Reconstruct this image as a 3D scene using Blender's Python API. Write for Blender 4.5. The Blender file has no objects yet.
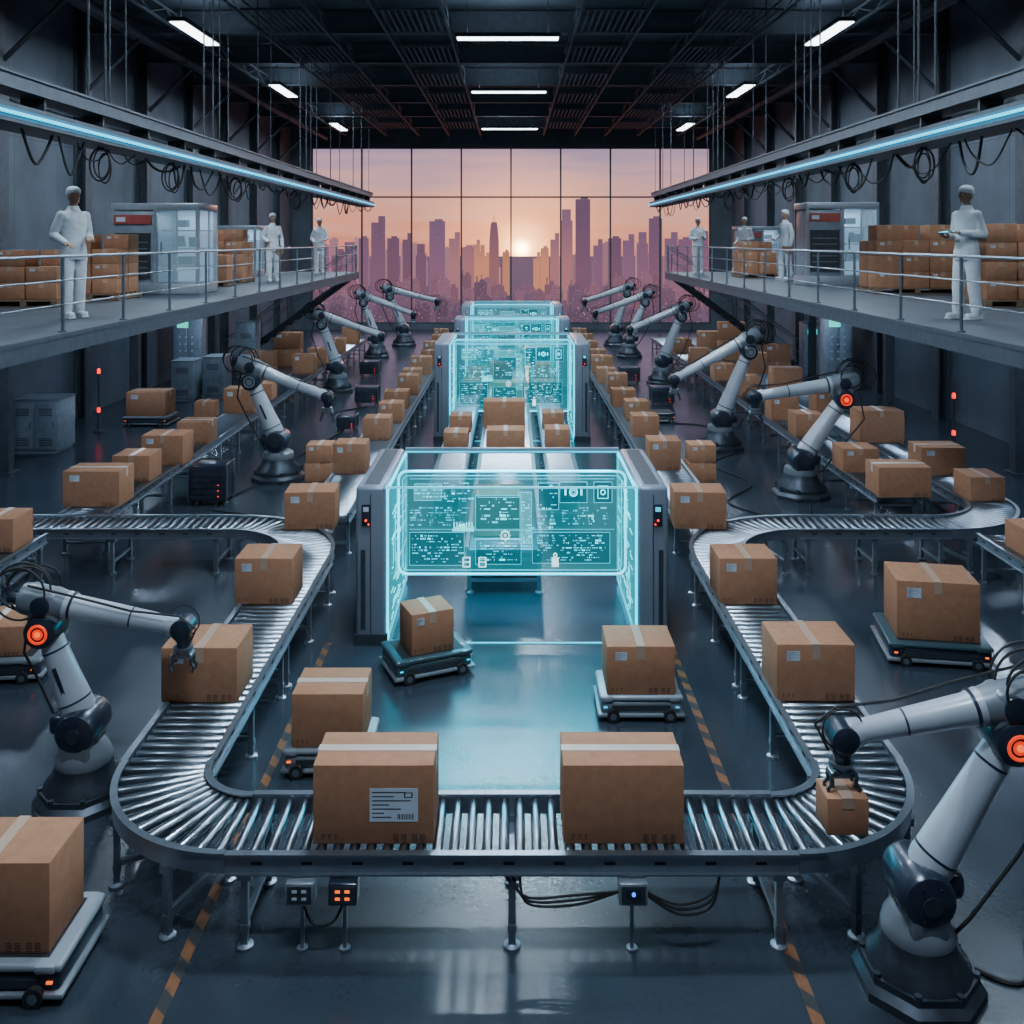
import bpy, bmesh, math, random
from mathutils import Vector, Matrix, Euler, noise
random.seed(7)
COL = bpy.context.scene.collection
PI = math.pi

# ------------------------------------------------------------------ mesh builder
class MB:
    def __init__(s): s.v=[]; s.f=[]; s.m=[]
    def add(s, vs, fs, mat=0, M=None):
        o=len(s.v)
        for p in vs:
            p=Vector(p)
            if M is not None: p=M@p
            s.v.append(tuple(p))
        for f in fs:
            s.f.append([i+o for i in f]); s.m.append(mat)
    def box(s,c,sz,mat=0,M=None):
        x,y,z=c; a,b,h=sz[0]/2,sz[1]/2,sz[2]/2
        vs=[(x-a,y-b,z-h),(x+a,y-b,z-h),(x+a,y+b,z-h),(x-a,y+b,z-h),(x-a,y-b,z+h),(x+a,y-b,z+h),(x+a,y+b,z+h),(x-a,y+b,z+h)]
        s.add(vs,[(3,2,1,0),(4,5,6,7),(0,1,5,4),(1,2,6,5),(2,3,7,6),(3,0,4,7)],mat,M)
    def rbox(s,c,sz,b=0.01,mat=0,M=None,seg=2):
        bm=bmesh.new(); bmesh.ops.create_cube(bm,size=1.0)
        for v in bm.verts: v.co=Vector((v.co.x*sz[0],v.co.y*sz[1],v.co.z*sz[2]))
        bmesh.ops.bevel(bm,geom=bm.edges[:],offset=min(b,min(sz)*0.45),segments=seg,affect='EDGES',profile=0.5)
        bm.verts.index_update()
        vs=[(v.co.x+c[0],v.co.y+c[1],v.co.z+c[2]) for v in bm.verts]
        fs=[[v.index for v in f.verts] for f in bm.faces]
        bm.free(); s.add(vs,fs,mat,M)
    def lathe(s,p0,axis,prof,n=16,mat=0,M=None,sx=1.0,sy=1.0,rot=0.0):
        p0=Vector(p0); ax=Vector(axis).normalized()
        up=Vector((0,0,1)) if abs(ax.z)<0.9 else Vector((1,0,0))
        u=ax.cross(up).normalized(); w=ax.cross(u)
        vs=[];fs=[]
        for t,r in prof:
            for i in range(n):
                a=2*PI*i/n+rot
                vs.append(p0+ax*t+u*(math.cos(a)*r*sx)+w*(math.sin(a)*r*sy))
        k=len(prof)
        for j in range(k-1):
            for i in range(n):
                i2=(i+1)%n
                fs.append((j*n+i,j*n+i2,(j+1)*n+i2,(j+1)*n+i))
        fs.append(tuple(reversed(range(n)))); fs.append(tuple(range((k-1)*n,k*n)))
        s.add(vs,fs,mat,M)
    def cyl(s,p0,p1,r0,r1=None,n=16,mat=0,M=None):
        p0=Vector(p0);p1=Vector(p1); r1=r0 if r1 is None else r1
        s.lathe(p0,p1-p0,[(0,r0),((p1-p0).length,r1)],n,mat,M)
    def sph(s,c,r,mat=0,n=14,M=None):
        if not hasattr(r,'__len__'): r=(r,r,r)
        m=n//2; vs=[];fs=[]
        vs.append((c[0],c[1],c[2]-r[2]))
        for j in range(1,m):
            t=-PI/2+PI*j/m
            for i in range(n):
                a=2*PI*i/n
                vs.append((c[0]+r[0]*math.cos(t)*math.cos(a),c[1]+r[1]*math.cos(t)*math.sin(a),c[2]+r[2]*math.sin(t)))
        vs.append((c[0],c[1],c[2]+r[2])); L=len(vs)-1
        for i in range(n):
            i2=(i+1)%n
            fs.append((0,1+i2,1+i)); fs.append((L,1+(m-2)*n+i,1+(m-2)*n+i2))
            for j in range(m-2):
                fs.append((1+j*n+i,1+j*n+i2,1+(j+1)*n+i2,1+(j+1)*n+i))
        s.add(vs,fs,mat,M)
    def cap(s,p0,p1,r0,r1,n=12,mat=0,M=None):
        s.sph(p0,r0,mat,n,M); s.sph(p1,r1,mat,n,M); s.cyl(p0,p1,r0,r1,n,mat,M)
    def tube(s,pts,r,n=6,mat=0,closed=False,M=None):
        pts=[Vector(p) for p in pts]; k=len(pts); vs=[];fs=[]
        pu=None
        for j,p in enumerate(pts):
            if closed: d=pts[(j+1)%k]-pts[j-1]
            else: d=pts[min(j+1,k-1)]-pts[max(j-1,0)]
            d.normalize()
            if pu is None:
                up=Vector((0,0,1)) if abs(d.z)<0.9 else Vector((0,1,0))
                u=d.cross(up).normalized()
            else:
                u=(pu-d*pu.dot(d)).normalized()
            pu=u; w=d.cross(u)
            for i in range(n):
                a=2*PI*i/n
                vs.append(p+u*math.cos(a)*r+w*math.sin(a)*r)
        for j in range(k if closed else k-1):
            j2=(j+1)%k
            for i in range(n):
                i2=(i+1)%n
                fs.append((j*n+i,j2*n+i,j2*n+i2,j*n+i2))
        if not closed:
            fs.append(tuple(range(n))); fs.append(tuple(reversed(range((k-1)*n,k*n))))
        s.add(vs,fs,mat,M)
    def ring(s,c,R,r,axis='Y',n=28,m=8,mat=0,M=None,e=1.0):
        pts=[]
        for i in range(n):
            a=2*PI*i/n
            if axis=='Y': pts.append((c[0]+R*math.cos(a),c[1],c[2]+R*e*math.sin(a)))
            elif axis=='Z': pts.append((c[0]+R*math.cos(a),c[1]+R*e*math.sin(a),c[2]))
            else: pts.append((c[0],c[1]+R*math.cos(a),c[2]+R*e*math.sin(a)))
        s.tube(pts,r,m,mat,True,M)
    def mesh(s,name,mats,ang=38):
        me=bpy.data.meshes.new(name); me.from_pydata(s.v,[],s.f)
        for m in mats: me.materials.append(m)
        me.polygons.foreach_set('material_index',s.m)
        bm=bmesh.new(); bm.from_mesh(me); bmesh.ops.recalc_face_normals(bm,faces=bm.faces[:]); bm.to_mesh(me); bm.free()
        me.shade_smooth()
        try: me.set_sharp_from_angle(angle=math.radians(ang))
        except Exception: pass
        me.update(); return me

def place(name,me,parent=None,loc=(0,0,0),rot=(0,0,0),label=None):
    o=bpy.data.objects.new(name,me); o.location=loc; o.rotation_euler=rot
    if parent: o.parent=parent
    if label: o["label"]=label
    COL.objects.link(o); return o
def part(mb,name,mats,parent,label=None):
    return place(name,mb.mesh(name,mats if isinstance(mats,list) else [mats]),parent,label=label)
def tag(o,label,cat,group=None,kind=None):
    o["label"]=label; o["category"]=cat
    if group: o["group"]=group
    if kind: o["kind"]=kind
    return o
def thing(name,label,cat,loc=(0,0,0),rz=0,group=None):
    o=bpy.data.objects.new(name,None); o.empty_display_size=0.1
    o.location=loc; o.rotation_euler=(0,0,rz); COL.objects.link(o)
    return tag(o,label,cat,group)

# ------------------------------------------------------------------ materials
def mat(name,col,rough=0.5,metal=0.0,em=None,es=0.0,var=0.15,scale=8.0,bump=0.0,spec=0.5,coat=0.0,bd=0.02):
    m=bpy.data.materials.new(name); m.use_nodes=True; nt=m.node_tree; b=nt.nodes['Principled BSDF']
    b.inputs['Roughness'].default_value=rough; b.inputs['Metallic'].default_value=metal
    b.inputs['Specular IOR Level'].default_value=spec
    b.inputs['Coat Weight'].default_value=coat
    tc=nt.nodes.new('ShaderNodeTexCoord'); nz=nt.nodes.new('ShaderNodeTexNoise')
    nz.inputs['Scale'].default_value=scale; nz.inputs['Detail'].default_value=5
    nt.links.new(tc.outputs['Object'],nz.inputs['Vector'])
    cr=nt.nodes.new('ShaderNodeValToRGB')
    cr.color_ramp.elements[0].position=0.3; cr.color_ramp.elements[1].position=0.7
    cr.color_ramp.elements[0].color=(*[c*(1-var) for c in col],1); cr.color_ramp.elements[1].color=(*[min(1,c*(1+var)) for c in col],1)
    nt.links.new(nz.outputs['Fac'],cr.inputs['Fac']); nt.links.new(cr.outputs['Color'],b.inputs['Base Color'])
    if em: b.inputs['Emission Color'].default_value=(*em,1); b.inputs['Emission Strength'].default_value=es
    if bump>0:
        bp=nt.nodes.new('ShaderNodeBump'); bp.inputs['Strength'].default_value=bump; bp.inputs['Distance'].default_value=bd
        nt.links.new(nz.outputs['Fac'],bp.inputs['Height']); nt.links.new(bp.outputs['Normal'],b.inputs['Normal'])
    return m
def glass(name,col,es,alpha,gloss=0.05):
    m=bpy.data.materials.new(name); m.use_nodes=True; nt=m.node_tree; nt.nodes.clear()
    out=nt.nodes.new('ShaderNodeOutputMaterial'); tr=nt.nodes.new('ShaderNodeBsdfTransparent')
    tr.inputs['Color'].default_value=(1,1,1,1)
    em=nt.nodes.new('ShaderNodeEmission'); em.inputs['Color'].default_value=(*col,1); em.inputs['Strength'].default_value=es
    mx=nt.nodes.new('ShaderNodeMixShader'); mx.inputs[0].default_value=alpha
    nt.links.new(tr.outputs[0],mx.inputs[1]); nt.links.new(em.outputs[0],mx.inputs[2])
    if gloss>0:
        gl=nt.nodes.new('ShaderNodeBsdfGlossy'); gl.inputs['Roughness'].default_value=0.05; gl.inputs['Color'].default_value=(.8,.95,1,1)
        mx2=nt.nodes.new('ShaderNodeMixShader'); mx2.inputs[0].default_value=gloss
        nt.links.new(mx.outputs[0],mx2.inputs[1]); nt.links.new(gl.outputs[0],mx2.inputs[2]); nt.links.new(mx2.outputs[0],out.inputs[0])
    else: nt.links.new(mx.outputs[0],out.inputs[0])
    return m

CARD=mat('cardboard',(0.35,0.168,0.095),0.8,var=0.10,scale=14,bump=0.04,spec=0.2)
CARDD=mat('cardboard_seam',(0.12,0.06,0.03),0.9)
TAPE=mat('packing_tape',(0.43,0.28,0.20),0.3,var=0.05,spec=0.6)
TAPEW=mat('pale_tape',(0.47,0.38,0.33),0.35,var=0.05)
PAPER=mat('label_paper',(0.50,0.57,0.66),0.6,var=0.05)
INK=mat('ink',(0.06,0.035,0.03),0.8)
STEEL=mat('roller_steel',(0.33,0.37,0.42),0.28,1.0,var=0.02,scale=2)
FRAME=mat('frame_metal',(0.27,0.305,0.355),0.33,0.85,var=0.10)
BEAMM=mat('beam_metal',(0.085,0.10,0.125),0.5,0.5,var=0.15)
PURL=mat('purlin_paint',(0.075,0.088,0.108),0.6,0.1,var=0.15)
FRAMED=mat('dark_frame_metal',(0.06,0.07,0.085),0.45,0.6)
WHITE=mat('robot_shell',(0.43,0.46,0.52),0.3,0.1,var=0.06,coat=0.3,scale=5)
GREYSH=mat('grey_shell',(0.20,0.225,0.26),0.35,0.3,var=0.08)
PANELM=mat('gate_panel',(0.20,0.24,0.30),0.35,0.3,var=0.06,scale=2)
TEALSH=mat('teal_shell',(0.05,0.10,0.12),0.3,0.3,var=0.1,coat=0.3)
CARTG=mat('cart_grey',(0.27,0.30,0.34),0.35,0.2,var=0.08)
DARK=mat('dark_joint',(0.022,0.030,0.050),0.30,0.3,var=0.2,coat=0.3)
BASEM=mat('cast_base',(0.05,0.06,0.078),0.40,0.6,var=0.25,bump=0.05)
RUBBER=mat('rubber',(0.012,0.012,0.014),0.7)
ORANGE=mat('orange_ring',(0.6,0.05,0.01),0.4,em=(1,0.045,0.006),es=0.9)
ORANGEC=mat('orange_lens',(0.6,0.12,0.03),0.3,em=(1,0.14,0.02),es=1.6)
REDL=mat('red_lamp',(0.8,0.03,0.02),0.4,em=(1,0.02,0.01),es=2.5)
ORL=mat('amber_lamp',(0.9,0.3,0.05),0.4,em=(1,0.12,0.015),es=1.4)
BLUEL=mat('blue_lamp',(0.05,0.1,0.9),0.4,em=(0.04,0.12,1),es=3)
GREENL=mat('green_lamp',(0.1,0.8,0.5),0.4,em=(0.05,0.7,0.6),es=1.0)
CYAN=mat('cyan_light',(0.1,0.8,0.9),0.4,em=(0.0,0.62,0.88),es=3.0)
CYANS=mat('cyan_edge_soft',(0.1,0.6,0.7),0.4,em=(0.0,0.48,0.70),es=1.2)
LED=mat('led_strip',(0.0,0.25,0.4),0.4,em=(0.0,0.62,0.95),es=2.2)
LEDG=mat('led_glow_lip',(0.01,0.08,0.12),0.5,em=(0.0,0.20,0.42),es=0.55)
LAMP=mat('lamp_diffuser',(0.9,0.95,1),0.4,em=(0.80,0.92,1.0),es=9)
SCR=glass('screen_glass',(0.0,0.52,0.64),0.85,0.27,0.03)
SIDEG=glass('panel_glass',(0.0,0.55,0.70),0.95,0.45)
CLEARG=glass('clear_glass',(0.1,0.6,0.75),0.4,0.08,0)
GRA=mat('screen_graphic',(0.2,0.9,0.9),0.4,em=(0.03,0.85,0.98),es=2.0)
GRAD=mat('screen_graphic_dim',(0.1,0.5,0.6),0.4,em=(0.0,0.55,0.70),es=1.2)
GRAK=glass('screen_graphic_dark',(0.0,0.13,0.19),0.9,0.34,0)
GRAP=glass('screen_graphic_pale',(0.12,0.75,0.85),1.0,0.28,0)
GRAW=mat('screen_graphic_white',(0.8,0.9,0.9),0.4,em=(0.6,0.9,0.95),es=1.5)
SUIT=mat('coverall_fabric',(0.50,0.535,0.575),0.9,var=0.06,scale=5,bump=0.25,spec=0.15,bd=0.03)
SKIN=mat('skin',(0.30,0.16,0.105),0.5,var=0.08)
CAPM=mat('cap_fabric',(0.56,0.59,0.63),0.85)
EYEW=mat('eye_white',(0.7,0.7,0.7),0.3); LIP=mat('lips',(0.16,0.05,0.04),0.5)
WOOD=mat('pallet_wood',(0.16,0.10,0.06),0.8,var=0.3)
STRUCT=mat('structure_steel',(0.052,0.060,0.076),0.55,0.2,var=0.2)
DECKM=mat('deck_steel',(0.06,0.072,0.09),0.5,0.4,var=0.2,scale=2)
RAILM=mat('railing_metal',(0.20,0.23,0.27),0.35,0.8)
CAB=mat('cabinet_paint',(0.24,0.28,0.33),0.45,0.2)
REDP=mat('red_panel',(0.34,0.06,0.05),0.5)

def floor_material():
    m=bpy.data.materials.new('polished_concrete'); m.use_nodes=True; nt=m.node_tree; b=nt.nodes['Principled BSDF']
    tc=nt.nodes.new('ShaderNodeTexCoord')
    n1=nt.nodes.new('ShaderNodeTexNoise'); n1.inputs['Scale'].default_value=0.8; n1.inputs['Detail'].default_value=7; n1.inputs['Roughness'].default_value=0.55
    n2=nt.nodes.new('ShaderNodeTexNoise'); n2.inputs['Scale'].default_value=26; n2.inputs['Detail'].default_value=6
    for n in (n1,n2): nt.links.new(tc.outputs['Object'],n.inputs['Vector'])
    cr=nt.nodes.new('ShaderNodeValToRGB'); e=cr.color_ramp.elements
    e[0].position=0.3; e[0].color=(0.022,0.029,0.040,1); e[1].position=0.72; e[1].color=(0.034,0.045,0.060,1)
    nt.links.new(n1.outputs['Fac'],cr.inputs['Fac'])
    mx=nt.nodes.new('ShaderNodeMixRGB'); mx.blend_type='OVERLAY'; mx.inputs[0].default_value=0.2
    nt.links.new(cr.outputs['Color'],mx.inputs[1]); nt.links.new(n2.outputs['Fac'],mx.inputs[2])
    nt.links.new(mx.outputs[0],b.inputs['Base Color'])
    rr=nt.nodes.new('ShaderNodeMapRange'); rr.inputs[1].default_value=0.3; rr.inputs[2].default_value=0.7; rr.inputs[3].default_value=0.19; rr.inputs[4].default_value=0.27
    nt.links.new(n1.outputs['Fac'],rr.inputs[0]); nt.links.new(rr.outputs[0],b.inputs['Roughness'])
    b.inputs['Specular IOR Level'].default_value=0.75
    bp=nt.nodes.new('ShaderNodeBump'); bp.inputs['Strength'].default_value=0.12; bp.inputs['Distance'].default_value=0.01
    nt.links.new(n2.outputs['Fac'],bp.inputs['Height']); nt.links.new(bp.outputs['Normal'],b.inputs['Normal'])
    return m
def wall_material():
    m=bpy.data.materials.new('wall_concrete'); m.use_nodes=True; nt=m.node_tree; b=nt.nodes['Principled BSDF']
    tc=nt.nodes.new('ShaderNodeTexCoord')
    sep=nt.nodes.new('ShaderNodeSeparateXYZ'); cmb=nt.nodes.new('ShaderNodeCombineXYZ'); ad=nt.nodes.new('ShaderNodeMath'); ad.operation='ADD'
    nt.links.new(tc.outputs['Object'],sep.inputs[0]); nt.links.new(sep.outputs[0],ad.inputs[0]); nt.links.new(sep.outputs[1],ad.inputs[1])
    nt.links.new(ad.outputs[0],cmb.inputs[0]); nt.links.new(sep.outputs[2],cmb.inputs[1])
    br=nt.nodes.new('ShaderNodeTexBrick'); br.offset=0; br.inputs['Scale'].default_value=1; br.inputs['Brick Width'].default_value=2.0; br.inputs['Row Height'].default_value=3.4
    br.inputs['Mortar Size'].default_value=0.010; br.inputs['Color1'].default_value=(0.068,0.080,0.102,1); br.inputs['Color2'].default_value=(0.078,0.091,0.115,1); br.inputs['Mortar'].default_value=(0.035,0.041,0.052,1)
    nt.links.new(cmb.outputs[0],br.inputs['Vector'])
    n1=nt.nodes.new('ShaderNodeTexNoise'); n1.inputs['Scale'].default_value=0.9; n1.inputs['Detail'].default_value=8
    nt.links.new(tc.outputs['Object'],n1.inputs['Vector'])
    mx=nt.nodes.new('ShaderNodeMixRGB'); mx.blend_type='OVERLAY'; mx.inputs[0].default_value=0.6
    nt.links.new(br.outputs['Color'],mx.inputs[1]); nt.links.new(n1.outputs['Fac'],mx.inputs[2]); nt.links.new(mx.outputs[0],b.inputs['Base Color'])
    b.inputs['Roughness'].default_value=0.7
    return m
FLOORM=floor_material(); WALLM=wall_material()
CEILM=mat('ceiling_panel',(0.060,0.070,0.086),0.8,var=0.3,scale=1)

# ------------------------------------------------------------------ room shell
YB,YF,XW,ZC=-5.0,47.5,11.0,10.3
def struct(mb,name,mats,label=None):
    o=place(name,mb.mesh(name,mats if isinstance(mats,list) else [mats])); o["kind"]="structure"
    if label: o["label"]=label
    return o
b=MB(); b.box((0,(YB+YF)/2,-0.1),(2*XW+0.6,YF-YB+0.6,0.2)); struct(b,'floor',FLOORM,"dark polished concrete factory floor")
b=MB(); b.box((0,(YB+YF)/2,ZC+0.1),(2*XW+0.6,YF-YB+0.6,0.2)); struct(b,'ceiling',CEILM,"dark industrial ceiling slab")
b=MB(); b.box((-XW-0.15,(YB+YF)/2,ZC/2),(0.3,YF-YB,ZC)); struct(b,'wall_left',WALLM,"dark blue-grey concrete panel wall")
b=MB(); b.box((XW+0.15,(YB+YF)/2,ZC/2),(0.3,YF-YB,ZC)); struct(b,'wall_right',WALLM,"dark blue-grey concrete panel wall")
b=MB(); b.box((0,YB-0.15,ZC/2),(2*XW+0.6,0.3,ZC)); struct(b,'wall_back',WALLM,"dark concrete wall")
WX0,WX1,WZ0,WZ1=-10.0,9.9,0.35,9.1
b=MB(); b.box((0,YF+0.15,WZ0/2),(2*XW+0.6,0.3,WZ0)); b.box((0,YF+0.15,(WZ1+ZC)/2),(2*XW+0.6,0.3,ZC-WZ1))
b.box(((-XW-0.3+WX0)/2,YF+0.15,(WZ0+WZ1)/2),(WX0+XW+0.3,0.3,WZ1-WZ0)); b.box(((XW+0.3+WX1)/2,YF+0.15,(WZ0+WZ1)/2),(XW+0.3-WX1,0.3,WZ1-WZ0))
struct(b,'wall_front',WALLM,"dark wall framing a huge panoramic window")
b=MB()
for i in range(9):
    x=WX0+(WX1-WX0)*i/8; b.box((x,YF+0.05,(WZ0+WZ1)/2),(0.08,0.12,WZ1-WZ0))
for z in (WZ0,6.65,WZ1): b.box(((WX0+WX1)/2,YF+0.05,z),(WX1-WX0,0.11,0.08))
b.box(((WX0+WX1)/2,YF+0.1,(WZ0+WZ1)/2),(WX1-WX0,0.01,WZ1-WZ0),1)
struct(b,'window_1',[STRUCT,glass('window_pane_glow',(0.9,0.42,0.45),0.6,0.07,0)],"floor-to-ceiling window wall with thin dark mullions")  # pane emits a faint pink tint, sunset glow painted onto the glass
n=1
for sx in (-1,1):
    for Y in (12,16,20,24,28,32,36,40,44):
        b=MB(); x=sx*(XW-0.15)
        b.box((x,Y,ZC/2),(0.3,0.10,ZC)); b.box((x-sx*0.14,Y,ZC/2),(0.05,0.36,ZC)); b.box((x+sx*0.12,Y,ZC/2),(0.05,0.36,ZC))
        b.tube([(x-sx*0.15,Y,ZC-2.0),(x-sx*1.7,Y,ZC-0.5)],0.06,4)
        struct(b,'trim_%d'%n,STRUCT,"dark steel wall column with diagonal brace"); n+=1
HAZ=bpy.data.materials.new('hazard_tape'); HAZ.use_nodes=True
nt=HAZ.node_tree; bs=nt.nodes['Principled BSDF']; tc=nt.nodes.new('ShaderNodeTexCoord'); wv=nt.nodes.new('ShaderNodeTexWave')
wv.bands_direction='DIAGONAL'; wv.inputs['Scale'].default_value=2.3; wv.inputs['Distortion'].default_value=0.8; wv.inputs['Detail'].default_value=3
nz=nt.nodes.new('ShaderNodeTexNoise'); nz.inputs['Scale'].default_value=18; nz.inputs['Detail'].default_value=4
cr=nt.nodes.new('ShaderNodeValToRGB'); cr.color_ramp.elements[0].position=0.46; cr.color_ramp.elements[1].position=0.54
cr.color_ramp.elements[0].color=(0.03,0.03,0.035,1); cr.color_ramp.elements[1].color=(0.27,0.10,0.034,1)
mm=nt.nodes.new('ShaderNodeMixRGB'); mm.blend_type='MULTIPLY'; mm.inputs[0].default_value=.7
nt.links.new(tc.outputs['Object'],wv.inputs[0]); nt.links.new(tc.outputs['Object'],nz.inputs['Vector']); nt.links.new(wv.outputs['Fac'],cr.inputs[0]); nt.links.new(cr.outputs[0],mm.inputs[1]); nt.links.new(nz.outputs['Fac'],mm.inputs[2]); nt.links.new(mm.outputs[0],bs.inputs['Base Color']); bs.inputs['Roughness'].default_value=0.6
for x in (-2.05,1.76):
    b=MB(); b.box((x,7.4,0.003),(0.075,6.4,0.004)); struct(b,'trim_%d'%n,HAZ,"worn orange and black hazard tape line on floor"); n+=1
for Y in range(4,48,4):
    b=MB(); b.box((0,Y,9.98),(22,0.06,0.50)); b.box((0,Y,9.72),(22,0.20,0.04)); b.box((0,Y,10.24),(22,0.20,0.04))
    struct(b,'trim_%d'%n,PURL,"dark steel roof beam"); n+=1
for x in (-9.6,-8.2,-6.2,-4.6,-3.1,-1.55,1.55,3.1,4.6,6.2,8.2,9.6):
    b=MB(); b.box((x,21,9.66),(0.06,52,0.06)); b.box((x,21,10.0),(0.04,52,0.06))
    for q in range(26): b.tube([(x,-4.5+2*q,9.68),(x,-3.5+2*q,9.98),(x,-2.5+2*q,9.68)],.018,4)
    struct(b,'trim_%d'%n,PURL,"dark roof truss girder"); n+=1
for Y0 in (22,26,30,34,38,42):
    for xc in (-5.3,-2.3,2.3,5.3):
        b=MB()
        for i in range(9): b.box((xc-0.6+i*0.15,Y0,9.58),(0.04,2.2,0.03))
        b.box((xc,Y0-1.1,9.58),(1.35,0.05,0.05)); b.box((xc,Y0+1.1,9.58),(1.35,0.05,0.05))
        o=part(b,'ceiling_grille',PURL,None); tag(o,"slatted dark metal ventilation grille under ceiling","grille","ceiling grilles")
for x in (-9.0,9.0):
    b=MB(); b.cyl((x,0,9.45),(x,46,9.45),0.10,n=14)
    for k in range(12): b.cyl((x,2+4*k,9.45),(x,2.06+4*k,9.45),0.12,n=14)
    for k in range(12): b.box((x,2.05+4*k,9.62),(0.03,0.03,0.2))
    o=part(b,'ventilation_duct',STRUCT,None); tag(o,"long round dark pipe under the ceiling","pipe","ceiling pipes")
def area(parent,loc,sx,sy,e,col,rx=0.0):
    L=bpy.data.lights.new('lamp_light','AREA'); L.shape='RECTANGLE'; L.size=sx; L.size_y=sy; L.energy=e; L.color=col
    o=bpy.data.objects.new('lamp_light',L); o.parent=parent; o.location=loc; o.rotation_euler=(rx,0,0); COL.objects.link(o); return o
def lamp(x,y,along,W,power,up=28):
    t=thing('ceiling_lamp',"rectangular cool white linear ceiling light","lamp",(x,y,9.30),PI/2 if along=='Y' else 0,"ceiling lights")
    b=MB(); b.rbox((0,0,0.05),(W+0.1,0.42,0.1),0.02); part(b,'housing',FRAMED,t)
    b=MB(); b.box((0,0,-0.012),(W,0.32,0.02)); part(b,'diffuser',LAMP,t)
    for s in (-1,1):
        b=MB(); b.cyl((s*W*0.4,0,0.1),(s*W*0.4,0,0.98),0.012,n=6); part(b,'hanger',FRAMED,t)
    area(t,(0,0,-0.03),W,0.32,power,(0.66,0.84,1.0))
    area(t,(0,0,0.12),W,0.38,up,(0.6,0.8,1.0),PI)  # upward light added to brighten the dark ceiling
for y in (3.0,8.5,15.5): lamp(0,y,'X',2.4,600)  # unseen lamps over the front area, added as fill
for y in (22.6,30.8,41.0): lamp(-0.1,y,'X',2.4,450)
for s in (-1,1):
    for y,p in ((5,140),(13.5,330)): lamp(s*7.3,y,'Y',2.5,p)  # unseen side lamps towards the front, added for fill light
    for y in (22.1,30.6,40.3): lamp(s*7.35,y,'Y',2.5,360)
for s in (-1,1):
    for y in (11,16.5,22,27.5):  # fill lamps added to lift the darkness under the decks
        t=thing('deck_fill_lamp',"slim linear fill lamp added to brighten the space beneath the raised deck","lamp",(s*8.6,y,3.12),PI/2,"added fill lamps beneath the decks")
        b=MB(); b.rbox((0,0,.02),(1.3,.14,.06),.01); part(b,'housing',FRAMED,t)
        b=MB(); b.box((0,0,-.015),(1.2,.10,.012)); part(b,'diffuser',CYANS,t)
        area(t,(0,0,-.03),1.2,.1,75,(.55,.75,1.0))

# ------------------------------------------------------------------ cardboard boxes
BOXC={}
def box(x,y,z,w,d,h,tape='y',label=False,rz=0,desc=None,group="cardboard boxes on the conveyors",marks=True):
    key=(round(w,2),round(d,2),round(h,2),tape,label)
    if key not in BOXC:
        b=MB(); b.rbox((0,0,h/2),(w,d,h),0.008)
        if tape=='x': b.box((0,0,h+0.0005),(w-0.02,0.006,0.002),1)
        else: b.box((0,0,h+0.0005),(0.006,d-0.02,0.002),1)
        body=b.mesh('cardboard_box',[CARD,CARDD])
        tw=0.075; dr=min(0.13,h*0.28); b=MB()
        if tape=='x':
            b.box((0,0,h+0.002),(w+0.006,tw,0.003))
            for s in (-1,1): b.box((s*(w/2+0.0015),0,h-dr/2+0.002),(0.003,tw,dr))
        else:
            b.box((0,0,h+0.002),(tw,d+0.006,0.003))
            for s in (-1,1): b.box((0,s*(d/2+0.0015),h-dr/2+0.002),(tw,0.003,dr))
        tp=b.mesh('packing_tape',[TAPE if tape=='y' else TAPEW])
        lb=None
        if label:
            b=MB(); lw,lh=w*0.40,h*0.42; cx=w*0.17; cz=h*0.50; f=-d/2-0.002
            if label=='small': lw,lh=w*0.17,h*0.17; cx=-w*0.29; cz=h*0.80
            b.box((cx,f,cz),(lw,0.002,lh))
            for r in range(7):
                ln=lw*(0.7,0.45,0.8,0.35,0.6,.25,.4)[r]; b.box((cx-lw*0.45+ln/2,f-0.0015,cz+lh*(0.38-0.125*r)),(ln,0.001,lh*0.03),1)
            if label!='small':
                for r in range(10): b.box((cx+lw*(0.08+0.035*r),f-0.0015,cz-lh*0.35),(lw*0.012*(1+r%2),0.001,lh*0.16),1)
                b.box((cx+lw*.3,f-.0015,cz+lh*.3),(lw*.18,.001,lh*.16),1); b.box((cx+lw*.3,f-.002,cz+lh*.3),(lw*.12,.001,lh*.10),0)
            lb=b.mesh('shipping_label',[PAPER,INK])
        b=MB(); f=-d/2-0.001; u=min(0.032,h*0.07)
        for k in range(4):
            cx=w*0.42-(3-k)*u*1.6-(u*0.6 if k<2 else 0)-0.01
            b.box((cx,f,u*1.9),(u,0.001,u*0.16)); b.box((cx,f,u*0.9),(u,0.001,u*0.16)); b.box((cx-u*0.42,f,u*1.4),(u*0.16,0.001,u)); b.box((cx+u*0.42,f,u*1.4),(u*0.16,0.001,u)); b.box((cx,f,u*1.4),(u*0.3,0.001,u*0.5))
            b.box((cx,f,u*0.45),(u*0.9,0.001,u*0.18))
        for k in range(3):
            cx=-w*0.42+k*u*1.3; b.box((cx,f,u*1.5),(u*0.18,0.001,u*1.1)); b.box((cx+u*0.25,f,u*1.9),(u*0.4,0.001,u*0.18))
        mk=b.mesh('printed_mark',[INK])
        BOXC[key]=(body,tp,lb,mk)
    body,tp,lb,mk=BOXC[key]
    o=place('cardboard_box',body,None,(x,y,z+0.001),(0,0,rz))
    if not desc:
        desc="brown cardboard box sealed with %s tape%s"%("pale" if tape=='x' else "brown"," and paper label" if label else "")
        desc+=" on conveyor" if "convey" in group else (" on raised deck" if "deck" in group else "")
    tag(o,desc,"box",group)
    place('packing_tape',tp,o)
    if lb: place('shipping_label',lb,o)
    if y<22 and marks: place('printed_mark',mk,o)
    return o
ZT=0.6
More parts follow.
